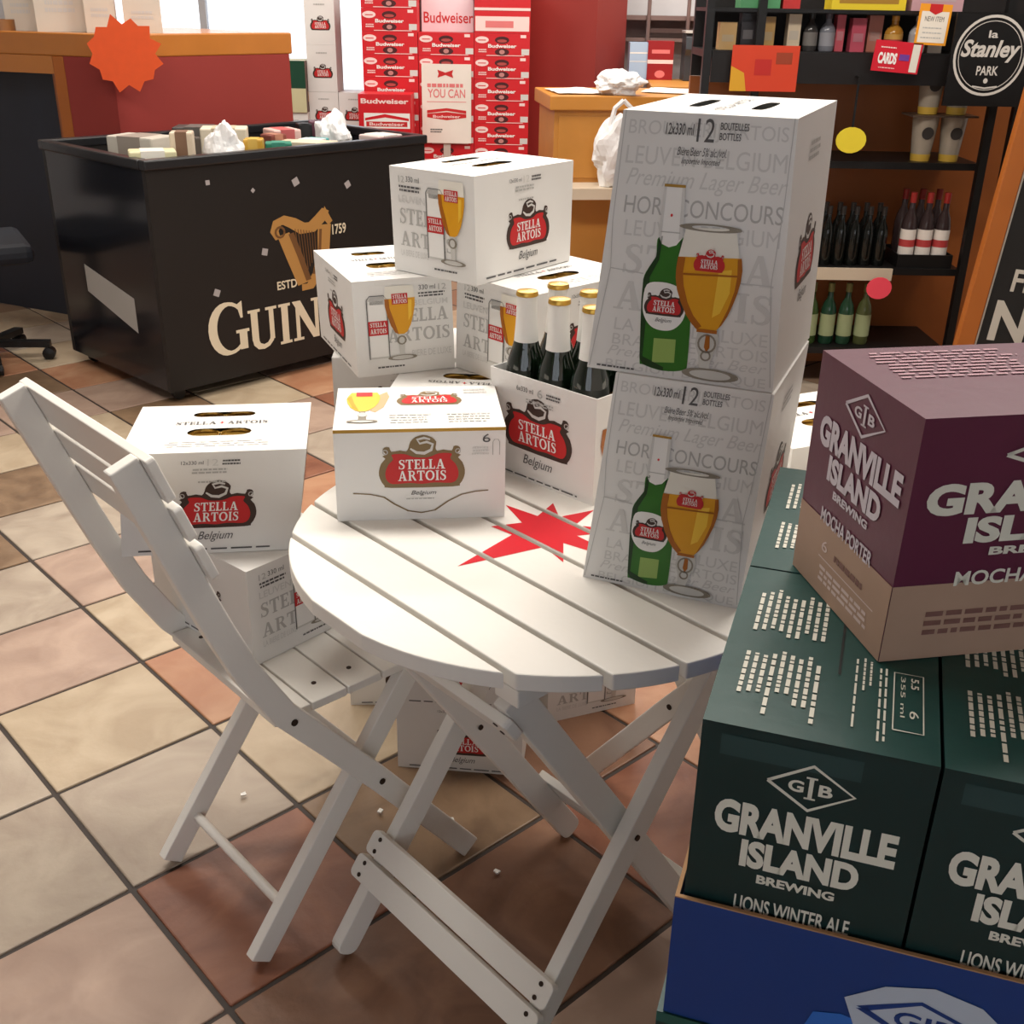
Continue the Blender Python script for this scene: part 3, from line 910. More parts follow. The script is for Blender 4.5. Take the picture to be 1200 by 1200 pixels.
# ------------------------------------------------------------------ tall bottle cartons on the table
def tall(X, Y, Z, yaw, w, d, h, label, holes=False, **kw):
    c = Carton('bottle_carton', X, Y, Z, yaw, w, d, h, label, group='tall twelve-bottle cartons', **kw)
    c.body(holes=[(.30, .5, .05, .20), (.68, .5, .05, .20)] if holes else ())
    if holes:
        c.print('printed_lettering', 'top', [T('STELLA ARTOIS', .455, .2, .52, .8, GREY3, .01, rot=1)])
    # background lettering
    rows = [('BROUWERIJ ARTOIS', .05, .905, .96, .97, GREY1), ('LEUVEN BELGIUM', .055, .815, .965, .88, GREY1), ('HORS CONCOURS', .085, .635, .97, .70, GREY2), ('LEUVEN BELGIUM', .105, .55, .965, .61, GREY1),
            ('LA BIERE DE LUXE', .12, .175, .95, .225, GREY1), ('BRASSERIE ARTOIS', .12, .115, .96, .16, GREY1), ('BELGIUM BELGIQUE', .1, .005, .96, .05, GREY1)]
    it = [T(s_, a, b, c_, d_, m, 0, layer=0) for s_, a, b, c_, d_, m in rows]
    it += [T('Premium Lager Beer', .075, .72, .98, .80, GREY1, 0, .35, 0), T('Premium Lager Beer', .1, .055, .96, .11, GREY1, 0, .35, 0)]
    it += MAPR(serif('STELLA', GREY1, 0), .12, .405, .955, .52) + MAPR(serif('ARTOIS', GREY1, 0), .1, .26, .96, .375)
    c.print('background_lettering', 'front', it)
    c.print('printed_lettering', 'front', [T('12x330 ml', .27, .925, .43, .965, GREY3, .01, layer=2), T('12', .45, .905, .55, .985, GREY3, layer=2), T('BOUTEILLES', .58, .95, .74, .975, GREY3, .01, layer=2), T('BOTTLES', .58, .915, .70, .94, GREY3, .01, layer=2), T('Bière/Beer 5% alc./vol.', .35, .855, .63, .885, GREY3, 0, .3, 2), T('Importée Imported', .38, .82, .60, .848, GREY3, 0, .3, 2), DASH(.05, .012, .28, .026, GREY3, 1, seed=3)])
    c.print('crease', 'front', [STROKE([(.02, 1), (.03, .6), (.055, .42), (.245, .41)], .005, LINE, 1), STROKE([(.055, .42), (.012, .01)], .005, LINE, 1), STROKE([(.75, .41), (.94, .412), (.97, .7), (.985, 1)], .005, LINE, 1), STROKE([(.94, .412), (.985, .02)], .005, LINE, 1)])
    # bottle
    bo = [CR([(.31, .56), (.445, .56), (.452, .47), (.47, .40), (.50, .35), (.53, .30), (.545, .09), (.53, .045), (.42, .03), (.31, .045), (.285, .07), (.262, .3), (.25, .39), (.275, .44), (.305, .48)], BGREEN, 2),
          PG([(.31, .56), (.33, .56), (.325, .47), (.285, .40), (.30, .08), (.42, .045), (.42, .03), (.31, .045), (.285, .07), (.255, .3), (.25, .39), (.275, .44), (.305, .48)], BGREEND, 3),
          PG([(.43, .55), (.442, .55), (.45, .47), (.485, .36), (.47, .36), (.435, .46)], BGREEND, 3),
          PG([(.35, .16), (.47, .165), (.475, .07), (.355, .06)], BGREENL, 3),
          PG([(.302, .75), (.425, .755), (.44, .56), (.41, .53), (.37, .52), (.33, .53), (.304, .56)], INKW, 3),
          PG([(.303, .75), (.318, .75), (.322, .55), (.304, .56)], GREY1, 4), PG([(.405, .755), (.425, .755), (.44, .56), (.42, .55)], GREY1, 4),
          RECT(.304, .742, .425, .752, GOLDFOIL, 5), ELL(.365, .64, .007, .006, RED, 5, 8), RECT(.315, .575, .425, .579, GREY2, 5),
          CR([(.275, .37), (.36, .385), (.44, .375), (.49, .345), (.505, .30), (.495, .245), (.45, .205), (.39, .195), (.33, .205), (.285, .24), (.265, .29)], INKW, 4)]
    pb = c.print('printed_bottle', 'front', bo)
    fw, fh = w, h
    lw = .22
    lh = lw * fw / fh
    c.print('label_emblem', 'front', MAPR([(v, f, m, l + 5) for v, f, m, l in EMBLEM(DARK)], .275, .255, .275 + lw, .255 + lh) + MAPR([(v, f, m, l + 5) for v, f, m, l in EMBLEM_TEXT], .275, .255, .275 + lw, .255 + lh) + [T('Belgium', .345, .225, .435, .245, GREY3, 0, .35, 6)], parent=pb)
    gl = [PG([(.455, .60), (.73, .61), (.765, .50), (.43, .485)], FOAM, 5), RING(.59, .605, .14, .012, .006, GLASSD, 6, 20),
          PG([(.43, .49), (.775, .505), (.785, .46), (.783, .42), (.772, .375), (.752, .325), (.73, .28), (.705, .245), (.68, .222), (.575, .218), (.545, .238), (.51, .27), (.475, .315), (.445, .365), (.43, .41), (.427, .45)], GOLDB, 6),
          PG([(.43, .49), (.47, .49), (.467, .43), (.48, .38), (.51, .32), (.55, .27), (.60, .232), (.575, .218), (.545, .238), (.51, .27), (.475, .315), (.445, .365), (.43, .41), (.427, .45)], GOLDD, 7),
          PG([(.755, .5), (.775, .505), (.785, .46), (.783, .42), (.772, .375), (.752, .325), (.73, .28), (.705, .245), (.69, .232), (.73, .31), (.755, .38), (.762, .44)], GOLDD, 7),
          PG([(.66, .45), (.73, .46), (.73, .37), (.69, .29), (.65, .27)], GOLDL, 7), PG([(.44, .422), (.78, .435), (.78, .442), (.44, .43)], GOLDD, 8),
          RECT(.577, .208, .685, .222, GOLDD, 7),
          PG([(.585, .215), (.69, .22), (.70, .17), (.675, .12), (.66, .06), (.61, .055), (.60, .115), (.575, .16)], GLASSG, 5), RING(.638, .165, .045, .035, .008, GLASSD, 6, 16), RING(.638, .115, .024, .018, .007, GLASSD, 6, 12),
          PG([(.628, .2), (.65, .2), (.655, .15), (.64, .13), (.625, .15)], GOLDD, 6),
          ELL(.672, .04, .13, .022, GLASSG, 5, 20), RING(.672, .04, .13, .022, .007, GLASSD, 6, 24)]
    pg = c.print('printed_glass', 'front', gl)
    lw = .17
    lh = lw * fw / fh
    c.print('label_emblem', 'front', MAPR([(v, f, m, l + 9) for v, f, m, l in EMBLEM(LRED)], .52, .445, .52 + lw, .445 + lh) + MAPR([(v, f, m, l + 9) for v, f, m, l in EMBLEM_TEXT], .52, .445, .52 + lw, .445 + lh), parent=pg)
    c.logo('right', .3, .78, .34)
    c.print('printed_lettering', 'right', [DASH(.35, .82, .62, .9, GREY2, 3, seed=21)])
    return c
tall(.233, 1.323, TZ, -22.5, .202, .246, .273, 'tall white bottle carton at the bottom of the stack on the round table', tw=.926, td=.98, dx=.017, dy=.011)
tall(.238, 1.343, TZ + .2735, -22.7, .222, .251, .294, 'tall white bottle carton on top of the stack on the round table', holes=True, tw=.83, td=1.08, dx=.014, dy=-.006)

# ------------------------------------------------------------------ stack behind the table
can12(-.058, 2.001, .945, 52.5, 'white twelve-can carton topping the pyramid behind the table', w=.271, d=.188, h=.178, tw=1.035, dx=0, dy=.003, faces=('front', 'left'))
can12(-.245, 2.012, .7755, 22.9, 'white twelve-can carton at the left of the pyramid in front of the black bin', w=.18, d=.277, h=.168, faces=('front', 'left'), pic='flip', dx=-.004, dy=.006)
can12(.058, 1.945, .7755, 43.4, 'white twelve-can carton at the right of the pyramid behind the bottle carrier', w=.267, d=.197, h=.168, tw=1.0, td=1.0, dx=.004, dy=0, faces=('front', 'left'))
ordn = ['lowest', 'second', 'third', 'fourth', 'fifth']
for k in range(5):
    can12(-.085, 1.850, .155 * k, 174 if k == 4 else -5.5 + (k % 2) * 2, ['white twelve-can carton on the floor under the back of the table', 'white twelve-can carton second from the floor in the front column', 'white twelve-can carton third from the floor in the front column', 'white twelve-can carton fourth from the floor in the front column', 'white twelve-can carton with upside-down lettering right behind the six-can box'][k], w=.246, d=.2, h=.1545, faces=('front',) if k < 4 else ('back',), top=(k == 4), group='cartons stacked on the floor behind the table')
    can12(.13, 2.072, .155 * k, 22, ordn[k] + ' white twelve-can carton in the right floor column behind the table', w=.207, d=.255, h=.1545, faces=('front',), top=False, group='cartons stacked on the floor behind the table')
    can12(-.218, 2.078, .155 * k, 3, ordn[k] + ' white twelve-can carton in the left floor column behind the table', w=.255, d=.207, h=.1545, faces=('front',), top=False, group='cartons stacked on the floor behind the table')
# on the chair behind the table
sc2 = c2o + c2x * -.155 + Vector((-.68, .733, 0)) * .15
can12(sc2.x, sc2.y, .441, 43, 'white twelve-can carton lying directly on the seat of the hidden chair', faces=('front', 'left'), top=False)
can12(sc2.x + .03, sc2.y + .03, .607, 25, 'white twelve-can carton on top of another on the hidden chair', faces=('front', 'left'))

# ------------------------------------------------------------------ green packs, tray and purple pack in the right foreground
GREENC = mat('green_card_lit_top', (22, 66, 62), .4, var=.1, scale=30, bump=.04, bscale=40)  # card tops: lighter teal, the reflected light put into the colour
GREENT = mat('green_card_shaded_side', (10, 42, 42), .42, var=.1, scale=30)  # same card on the upright faces, their shade put into the colour
PURP = mat('purple_card', (90, 32, 58), .4, var=.08, scale=12, bump=.03)
TAN = mat('tan_card', (168, 138, 118), .55, var=.12, scale=18)
BLUEC = mat('blue_card', (14, 54, 120), .45, var=.08, scale=10)
CREAM = ink('cream', (214, 212, 198), .6)
CREAM2 = ink('cream_pink', (206, 186, 180), .6)
GUX, GUN = Vector((math.cos(R(-18.3)), math.sin(R(-18.3)), 0)), Vector((math.sin(R(18.3)), math.cos(R(18.3)), 0))
def diamond(cx, cy, rx, ry, m, layer=1):
    return [STROKE([(cx - rx, cy), (cx, cy + ry), (cx + rx, cy), (cx, cy - ry), (cx - rx, cy), (cx - rx * .9, cy + ry * .1)], .014, m, layer, ax=1.0),
            T('G', cx - rx * .52, cy - ry * .26, cx - rx * .16, cy + ry * .26, m, .03, layer=layer), T('I', cx - rx * .05, cy - ry * .48, cx + rx * .05, cy + ry * .48, m, .03, layer=layer), T('B', cx + rx * .18, cy - ry * .26, cx + rx * .5, cy + ry * .26, m, .03, layer=layer),
            RECT(cx - rx * .13, cy + ry * .42, cx + rx * .13, cy + ry * .5, m, layer), RECT(cx - rx * .13, cy - ry * .5, cx + rx * .13, cy - ry * .42, m, layer)]
def granville(c, face, m, product, y0=.0, sc_=1.0, x0=.1, x1=.9):
    W_ = x1 - x0
    X = lambda a: x0 + W_ * a
    Y = lambda b: y0 + b * sc_
    br = c.print('printed_emblem', face, diamond((x0 + x1) / 2, Y(.785), W_ * .235, .105 * sc_, m))
    c.print('printed_lettering', face, [T('GRANVILLE', X(0), Y(.49), X(1), Y(.655), m, .05), T('ISLAND', X(.17), Y(.335), X(.83), Y(.475), m, .05), T('BREWING', X(.28), Y(.265), X(.72), Y(.31), m, .04), T(product, X(.17), Y(.105), X(.83), Y(.185), m, .02)])
def green(X, Y, Z, label, face=True):
    c = Carton('green_beer_pack', X, Y, Z, -18.3, .153, .237, .176, label, 'beer pack', 'green beer packs in the blue tray')
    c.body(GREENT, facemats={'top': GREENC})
    granville(c, 'front', CREAM, 'LIONS WINTER ALE')
    c.print('faded_stamp', 'front', [RECT(.09, .86, .7, .955, ink('dull_teal', (34, 62, 62)), 0)])
    it = []
    rg = random.Random(5)
    for blk, (t0, t1) in enumerate(((.07, .46), (.52, .86))):
        for k in range(9):
            xx = .1 + k * .042
            lo = t0 + rg.uniform(0, .14) if blk == 0 else t0 + rg.uniform(0, .05)
            hi = t1 - rg.uniform(0, .02)
            it.append(DASH(lo, 0, hi, .036, CREAM, 1, seed=k + 20 * blk))
            vs = [(xx + b, a) for a, b in it[-1][0]]
            it[-1] = (vs, it[-1][1], CREAM, 1)
    for xx, lo, hi in ((.62, .08, .5), (.655, .3, .5), (.685, .33, .5), (.73, .05, .48), (.755, .05, .48)):
        d_ = DASH(lo, 0, hi, .018, CREAM, 1, seed=int(xx * 100))
        it.append(([(xx + b, a) for a, b in d_[0]], d_[1], CREAM, 1))
    it += [STROKE([(.8, .13), (.8, .44), (.93, .44), (.93, .13), (.8, .13)], .006, CREAM, 1), T('5.5', .875, .36, .91, .42, CREAM, .02, rot=3), T('355 ml', .83, .2, .85, .42, CREAM, rot=3), T('6', .87, .2, .91, .24, CREAM, rot=3)]
    c.print('printed_text_block', 'top', it)
    c.print('flap_slit', 'top', [RECT(.545, .37, .556, .98, ink('slit_black', (8, 14, 14)), 1)])
    return c
G0 = Vector((.242, .707, 0))
GZ = .764
for k, (a, b, lab) in enumerate(((0, 0, 'dark green beer pack at the near left corner of the blue tray'), (1, 0, 'dark green beer pack at the near right of the blue tray'), (0, 1, 'dark green beer pack at the back left under the purple pack'), (1, 1, 'dark green beer pack at the back right hidden under the purple pack'))):
    p = G0 + GUX * (.1555 * a) + GUN * (.2395 * b)
    green(p.x, p.y, GZ, lab)
# blue tray
TCN = G0 + GUX * (.0778) + GUN * .1198
tray = empty('cardboard_tray', (TCN.x, TCN.y, .668), R(-18.3), 'blue cardboard tray holding the green beer packs', 'tray')
tw_, td_, th_ = .32, .490, .117
MB().span((-tw_ / 2, -td_ / 2, 0), (tw_ / 2, td_ / 2, .095)).build('tray_base', BLUEC, tray)
for nm, a, b in (('tray_wall', (-tw_ / 2, -td_ / 2, .095), (tw_ / 2, -td_ / 2 + .003, th_)), ('tray_wall', (-tw_ / 2, td_ / 2 - .003, .095), (tw_ / 2, td_ / 2, th_)), ('tray_wall', (-tw_ / 2, -td_ / 2 + .003, .095), (-tw_ / 2 + .003, td_ / 2 - .003, th_)), ('tray_wall', (tw_ / 2 - .003, -td_ / 2 + .003, .095), (tw_ / 2, td_ / 2 - .003, th_))):
    wl = MB().span(a, b).build(nm, BLUEC, tray)
    MB().span((a[0], a[1], th_), (b[0], b[1], th_ + .0012)).build('cut_edge', KRAFT, wl)
tr_print = Carton.__new__(Carton)
tr_print.w, tr_print.d, tr_print.h, tr_print.root = tw_, td_, th_, tray
tr_print.c = {fb + lr + tb: Vector((sx * tw_ / 2, sy * td_ / 2, zz)) for fb, sy in (('f', -1), ('b', 1)) for lr, sx in (('l', -1), ('r', 1)) for tb, zz in (('b', 0), ('t', th_))}
PB = ink('tray_print', (176, 186, 200), .6)
tr_print.print('printed_emblem', 'front', [PG([(.40, .55), (.48, .72), (.58, .80), (.68, .74), (.78, .5), (.7, .3), (.55, .22), (.43, .34)], PB, 1), STROKE([(.44, .5), (.56, .66), (.72, .5), (.57, .32), (.44, .5)], .03, BLUEC, 2), T('GIB', .51, .43, .64, .56, BLUEC, .02, layer=2)])
tr_print.print('printed_panel', 'front', [PG([(.30, 0), (.34, .36), (.40, .4), (.95, .1), (.95, 0)], ink('lighter_blue', (40, 104, 190)), 0)])
for k in range(4):
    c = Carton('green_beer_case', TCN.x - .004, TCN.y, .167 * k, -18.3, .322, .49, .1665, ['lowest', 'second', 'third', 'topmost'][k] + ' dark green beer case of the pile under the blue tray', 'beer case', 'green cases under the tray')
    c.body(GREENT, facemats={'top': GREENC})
    c.print('case_edge', 'front', [RECT(0, .94, 1, 1, ink('case_edge_green', (30, 82, 74)), 0)])
# purple pack
c = Carton('purple_beer_pack', .382, .793, .9408, 10.4, .25, .157, .192, 'purple and tan beer pack standing on the green packs', 'beer pack', td=1.02, dy=-.002)
c.body(PURP)
for f in ('front', 'left'):
    c.print('tan_band', f, [RECT(0, 0, 1, .33, TAN, 0)], label='tan lower band')
LILAC = ink('lilac_cream', (204, 196, 204), .6)
granville(c, 'left', LILAC, 'MOCHA PORTER', y0=.235, sc_=.80, x0=.1, x1=.93)
granville(c, 'front', CREAM, 'MOCHA PORTER', y0=.235, sc_=.78, x0=.05, x1=.86)
c.print('printed_text_block', 'left', [T('6', .3, .2, .36, .25, CREAM2), DASH(.42, .19, .8, .24, ink('brown_print', (120, 84, 76)), 1, seed=2), DASH(.3, .06, .85, .14, CREAM2, 3, seed=4), RECT(.28, .165, .88, .17, CREAM2, 1)])
c.print('printed_text_block', 'front', [RECT(.55, .17, .95, .25, ink('rust', (150, 84, 70)), 1), DASH(.1, .1, .5, .22, ink('brown_print', (120, 84, 76)), 3, seed=6)])
c.print('printed_text_block', 'top', [DASH(.1, .5, .6, .92, ink('pink_print', (186, 140, 152)), 9, seed=8, fill=.4), DASH(.66, .3, .95, .8, CREAM2, 5, seed=9, fill=.5)])
#=====PART3=====
# ------------------------------------------------------------------ black bin with harp
BYAW = 46.6
bu, bn = Vector((math.cos(R(BYAW)), math.sin(R(BYAW)), 0)), Vector((-math.sin(R(BYAW)), math.cos(R(BYAW)), 0))
BW, BD, BH = 1.27, .77, .875
bc = Vector((-1.262, 3.848, 0)) + bu * (BW / 2) + bn * (BD / 2)
BINF = mat('black_bin_panel', (24, 21, 20), .5, var=.12, scale=5)
BINS = mat('glossy_black_side', (22, 24, 30), .16, var=.1, scale=4)
BINR = mat('black_bin_rim', (30, 31, 34), .3, var=.05)
binc = Carton('display_bin', bc.x, bc.y, .0, BYAW, BW, BD, BH, 'black open display bin with harp emblem and cream lettering', 'display bin')
t_ = .025
for nm, a, b in (('front_panel', (-BW / 2, -BD / 2, .05), (BW / 2, -BD / 2 + t_, BH - .035)), ('back_panel', (-BW / 2, BD / 2 - t_, .05), (BW / 2, BD / 2, BH - .035)), ('side_panel', (-BW / 2, -BD / 2 + t_, .05), (-BW / 2 + t_, BD / 2 - t_, BH - .035)), ('side_panel', (BW / 2 - t_, -BD / 2 + t_, .05), (BW / 2, BD / 2 - t_, BH - .035)), ('shelf', (-BW / 2 + t_, -BD / 2 + t_, .72), (BW / 2 - t_, BD / 2 - t_, .74))):
    MB().span(a, b).build(nm, BINS if nm == 'side_panel' else BINF, binc.root)
for a, b in (((-BW / 2 - .008, -BD / 2 - .012, BH - .035), (BW / 2 + .008, -BD / 2 + .03, BH)), ((-BW / 2 - .008, BD / 2 - .03, BH - .035), (BW / 2 + .008, BD / 2 + .012, BH)), ((-BW / 2 - .012, -BD / 2 + .03, BH - .035), (-BW / 2 + .03, BD / 2 - .03, BH)), ((BW / 2 - .03, -BD / 2 + .03, BH - .035), (BW / 2 + .012, BD / 2 - .03, BH))):
    MB().span(a, b).build('rim', BINR, binc.root, bevel=.006)
for sx in (-1, 1):
    for sy in (-1, 1):
        w_ = MB().lathe([(.0, -.012), (.024, -.012), (.024, .012), (0, .012)], 14, cap=False).build('caster', BLACK, binc.root, (sx * (BW / 2 - .06), sy * (BD / 2 - .06), .0245))
        w_.rotation_euler = (R(90), 0, 0)
BONE = ink('bone', (222, 210, 184), .55)
HARP = ink('harp_gold', (178, 132, 72), .5)
HARPD = ink('harp_brown', (112, 76, 42), .5)
def BX(s_, z):
    return (s_ / BW, z / BH)
gx0, gx1 = .182 / BW, 1.07 / BW
gl = serif('G', BONE, 0)
binc.print('cream_lettering', 'front', MAPR(gl, .182 / BW, .142 / BH, .345 / BW, .345 / BH) + MAPR(serif('UINNESS', BONE, 0, gap=.06), .352 / BW, .137 / BH, 1.16 / BW, .296 / BH))
hp = [STROKE([BX(.515, .545), BX(.5, .575), BX(.515, .605), BX(.545, .613), BX(.585, .598), BX(.63, .572), BX(.675, .572), BX(.715, .6), BX(.745, .632)], [.02, .03, .035, .04, .045, .05, .05, .045, .03], HARP, 0),
      PG([BX(.725, .605), BX(.74, .645), BX(.775, .585), BX(.755, .57)], HARP, 1),
      STROKE([BX(.54, .56), BX(.575, .47), BX(.62, .36)], .045, HARP, 1), STROKE([BX(.575, .56), BX(.61, .47), BX(.645, .37)], .02, HARPD, 2),
      STROKE([BX(.735, .575), BX(.725, .48), BX(.69, .39), BX(.65, .345), BX(.61, .345)], [.05, .045, .04, .035, .03], HARP, 1), STROKE([BX(.715, .56), BX(.705, .47), BX(.67, .39)], .01, HARPD, 2),
      RING(.525 / BW, .57 / BH, .016, .022, .01, HARPD, 2, 12)]
for k in range(9):
    x = .595 + k * .013
    hp.append(STROKE([BX(x, .575 - .003 * k), BX(.615 + k * .010, .44 - .012 * (8 - k) + .03)], .003, HARPD, 0))
binc.print('harp_emblem', 'front', [(v, f, m, l + .15 * q) for q, (v, f, m, l) in enumerate(hp)])
binc.print('small_lettering', 'front', [T('ESTD', .495 / BW, .352 / BH, .588 / BW, .385 / BH, BONE, .02)])
binc.print('small_lettering', 'front', [T('1759', .772 / BW, .53 / BH, .84 / BW, .57 / BH, BONE, .02)])
STK = ink('worn_sticker', (168, 162, 162))
for s_, z, rr in ((.235, .78, .012), (.612, .748, .02), (.451, .506, .018), (.229, .386, .018), (.859, .715, .018), (.42, .735, .010)):
    a0 = random.uniform(0, 90)
    binc.print('sticker', 'front', [PG([((s_ + rr * math.cos(R(a0 + 90 * k))) / BW, (z + rr * math.sin(R(a0 + 90 * k))) / BH) for k in range(4)], STK, 0)])
binc.print('side_label', 'left', [PG([(.28, .50), (.75, .42), (.75, .27), (.28, .38)], ink('dull_white', (166, 164, 160)), 0)], label='faded white side label')

from mathutils import noise as mnoise
def blob(name, loc, size, m, label, cat, group=None, seed=0, amp=.25, parent=None, sub=4, rz=0):
    bm = bmesh.new()
    bmesh.ops.create_icosphere(bm, subdivisions=sub, radius=1)
    for v in bm.verts:
        d = mnoise.noise(v.co * 1.7 + Vector((seed * 3.1, seed, 0))) + .5 * mnoise.noise(v.co * 4 + Vector((seed, 0, seed)))
        v.co *= 1 + amp * d
        v.co = Vector((v.co.x * size[0], v.co.y * size[1], max(v.co.z, -.85) * size[2]))
    z0 = min(v.co.z for v in bm.verts)
    for v in bm.verts:
        v.co.z -= z0
    me = bpy.data.meshes.new(name)
    bm.to_mesh(me)
    bm.free()
    me.materials.append(m)
    o = linkmesh(name, me, parent, loc, rz)
    if label:
        tag(o, label, cat, group)
    return o
BAGW = mat('white_plastic_film', (238, 238, 238), .35, var=.04, bump=.4, bscale=12)
def binpt(x, y, z=.74):
    p = Vector((-1.262, 3.848, 0)) + bu * x + bn * y
    return (p.x, p.y, z)
def pack(x, y, s, rgb, label, rot, tilt=0, z=.7405, stripe=None):
    t = empty('small_packet', binpt(x, y, z), R(rot), label, 'packet', 'goods in the black bin')
    m = mat('packet_%d_%d_%d' % rgb, rgb, .45)
    b = MB().box((0, 0, s[2] / 2), s, None).build('wrapper', m, t, bevel=.006)
    MB().box((0, 0, s[2] / 2), (s[0] * .5, s[1] * 1.02, s[2] * 1.01)).build('label_band', mat('packet_band_%d_%d_%d' % (stripe or (230, 226, 214)), stripe or (230, 226, 214), .5), t)
    return t
pack(.10, .12, (.16, .1, .15), (214, 208, 168), 'pale yellow packet at the left end of the black bin', 20)
pack(.24, .15, (.08, .08, .2), (206, 190, 168), 'tall beige packet in the left of the black bin', 10, stripe=(120, 90, 70))
pack(.37, .40, (.13, .11, .15), (84, 76, 70), 'dark packet lying in the middle of the black bin', 60, stripe=(60, 56, 54))
pack(.52, .12, (.07, .07, .16), (196, 152, 52), 'mustard yellow packet beside the white bag in the bin', 5, stripe=(206, 170, 80))
pack(.63, .12, (.1, .07, .14), (40, 128, 104), 'green packet beside the mustard packet in the bin', 12, stripe=(60, 140, 120))
pack(.78, .14, (.22, .12, .13), (208, 188, 160), 'long beige packet along the front of the bin', -8, stripe=(214, 196, 172))
pack(.86, .42, (.12, .12, .15), (214, 178, 170), 'pink and white packet at the right of the bin', 35, stripe=(186, 92, 92))
pack(.90, .27, (.13, .09, .12), (64, 150, 150), 'teal packet under the white bag in the bin', 70, stripe=(214, 226, 224))
pack(1.0, .46, (.06, .06, .16), (22, 22, 26), 'small black packet behind the teal packet', 25, stripe=(30, 30, 34))
pack(1.12, .50, (.1, .08, .16), (86, 44, 60), 'dark purple packet at the right end of the bin', 15, stripe=(66, 34, 50))
pack(1.17, .16, (.14, .12, .13), (206, 186, 182), 'pale pink packet at the right front of the bin', 50, stripe=(226, 216, 210))
pack(.20, .38, (.2, .13, .17), (196, 190, 178), 'pale grey packet at the back left of the black bin', -20, stripe=(150, 140, 130))
pack(.60, .44, (.18, .12, .17), (222, 212, 190), 'large cream packet in the back middle of the black bin', 10, stripe=(200, 186, 160))
pack(.72, .28, (.08, .07, .15), (120, 60, 50), 'rust red packet in the middle of the black bin', 50, stripe=(170, 120, 100))
pack(.60, .62, (.2, .12, .16), (70, 66, 64), 'charcoal packet at the back edge of the black bin', 4, stripe=(100, 96, 92))
blob('plastic_bag', binpt(.40, .14), (.07, .06, .12), BAGW, 'crumpled white bag standing near the left of the black bin', 'plastic bag', 'goods in the black bin', 2)
blob('plastic_bag', binpt(1.05, .33), (.075, .065, .11), BAGW, 'crumpled white bag near the right end of the black bin', 'plastic bag', 'goods in the black bin', 5, amp=.35)

# ------------------------------------------------------------------ maroon counter
C0 = Vector((-1.665, 4.815, 0))
cl = Vector((-.935, .355, 0)).normalized()
counter = empty('checkout_counter', C0, 0, 'maroon counter with orange wood trim behind the black bin', 'counter')
TRIM = mat('counter_wood_trim', (186, 116, 48), .35, var=.12, scale=9, coat=.3)
def wallbox(mb, d, l0, l1, z0, z1, th, inward, m=0):
    d = d.normalized()
    pts = [d * l0, d * l1, d * l1 + inward * th, d * l0 + inward * th]
    return mb.prism([(p.x, p.y, z0) for p in pts], (0, 0, z1 - z0), m)
cin = Vector((-.5, .87, 0)).normalized()
wallbox(MB(), bu, 0, .88, 0, 1.145, .04, bn).build('front_panel', WALLR, counter)
wallbox(MB(), cl, -.005, .24, 0, 1.145, .04, cin).build('side_panel', WALLR, counter)
wallbox(MB(), bu, -.03, .90, 1.145, 1.235, .06, bn).build('trim', TRIM, counter, bevel=.006)
wallbox(MB(), cl, .0, 1.2, 1.145, 1.235, .06, cin).build('trim', TRIM, counter, bevel=.006)
e1, e2 = bu * .89, cl * 1.19
MB().prism([(p.x, p.y, 1.215) for p in (bn * .05, e1 + bn * .05, e1 + bn * .9, e2 + cin * .7, e2 + cin * .05)], (0, 0, .018)).build('counter_top', TRIM, counter)
wallbox(MB(), cl, .24, .30, 0, 1.145, .06, cin).build('post', WOODF, counter, bevel=.004)
wallbox(MB(), cl, .30, 1.2, 1.075, 1.145, .03, cin).build('apron', TRIM, counter)
wallbox(MB(), cl, .19, .36, 0, .05, .12, cin * 1.0).build('foot', WOODF, counter, bevel=.004)
MB().prism([(p.x, p.y, 0) for p in (cl * .1 + cin * .12, e2 + cin * .3, e2 + cin * .33, cl * .1 + cin * .15)], (0, 0, 1.07)).build('back_board', mat('navy_board', (26, 32, 44), .5, var=.3, scale=5), counter)
# orange starburst tag pinned to the counter
tagm = mat('orange_card', (228, 84, 28), .6, var=.08, scale=30)
pts = []
rg = random.Random(3)
for k in range(24):
    a = 2 * math.pi * k / 24
    r_ = (.145 if k % 2 else .118) * rg.uniform(.92, 1.06)
    pts.append((r_ * math.cos(a) * 1.02, 0, r_ * math.sin(a)))
o = MB().prism(pts, (0, .003, 0)).build('price_tag', tagm, None, (-1.585, 4.765, 1.165), R(18))
tag(o, 'blank orange starburst tag pinned to the maroon counter', 'price tag')
# on the counter
def cpt(l, i):
    p = C0 + cl * l + cin * i
    return p
t = empty('monitor', (cpt(.72, .3).x, cpt(.72, .3).y, 1.2335), R(-20), 'dark monitor on the far left of the counter', 'monitor')
MB().span((-.09, -.06, 0), (.09, .06, .012)).build('base', BLACK, t)
MB().span((-.02, -.01, .012), (.02, .01, .08)).build('stem', BLACK, t)
MB().span((-.2, -.015, .03), (.2, .01, .34)).build('screen', mat('dark_screen', (22, 30, 30), .2), t)
for l, i, s_, lb in ((.38, .22, (.13, .1, .25), 'white box on the counter next to the tape roll'), (.16, .26, (.2, .12, .28), 'wide white box on the counter above the orange tag'), (-.06, .33, (.12, .1, .22), 'white box on the counter right of the orange tag'), (-.31, .46, (.15, .1, .2), 'white box on the counter near its right end')):
    p = cpt(l, i)
    c = Carton('small_box', p.x, p.y, 1.2335, 15, *s_, lb, 'box', 'white boxes on the counter')
    c.body(mat('offwhite_box', (222, 214, 200), .55))
    c.print('printed_lettering', 'front', [DASH(.2, .25, .8, .45, GREY1, 2, seed=4)])
p = cpt(.52, .085)
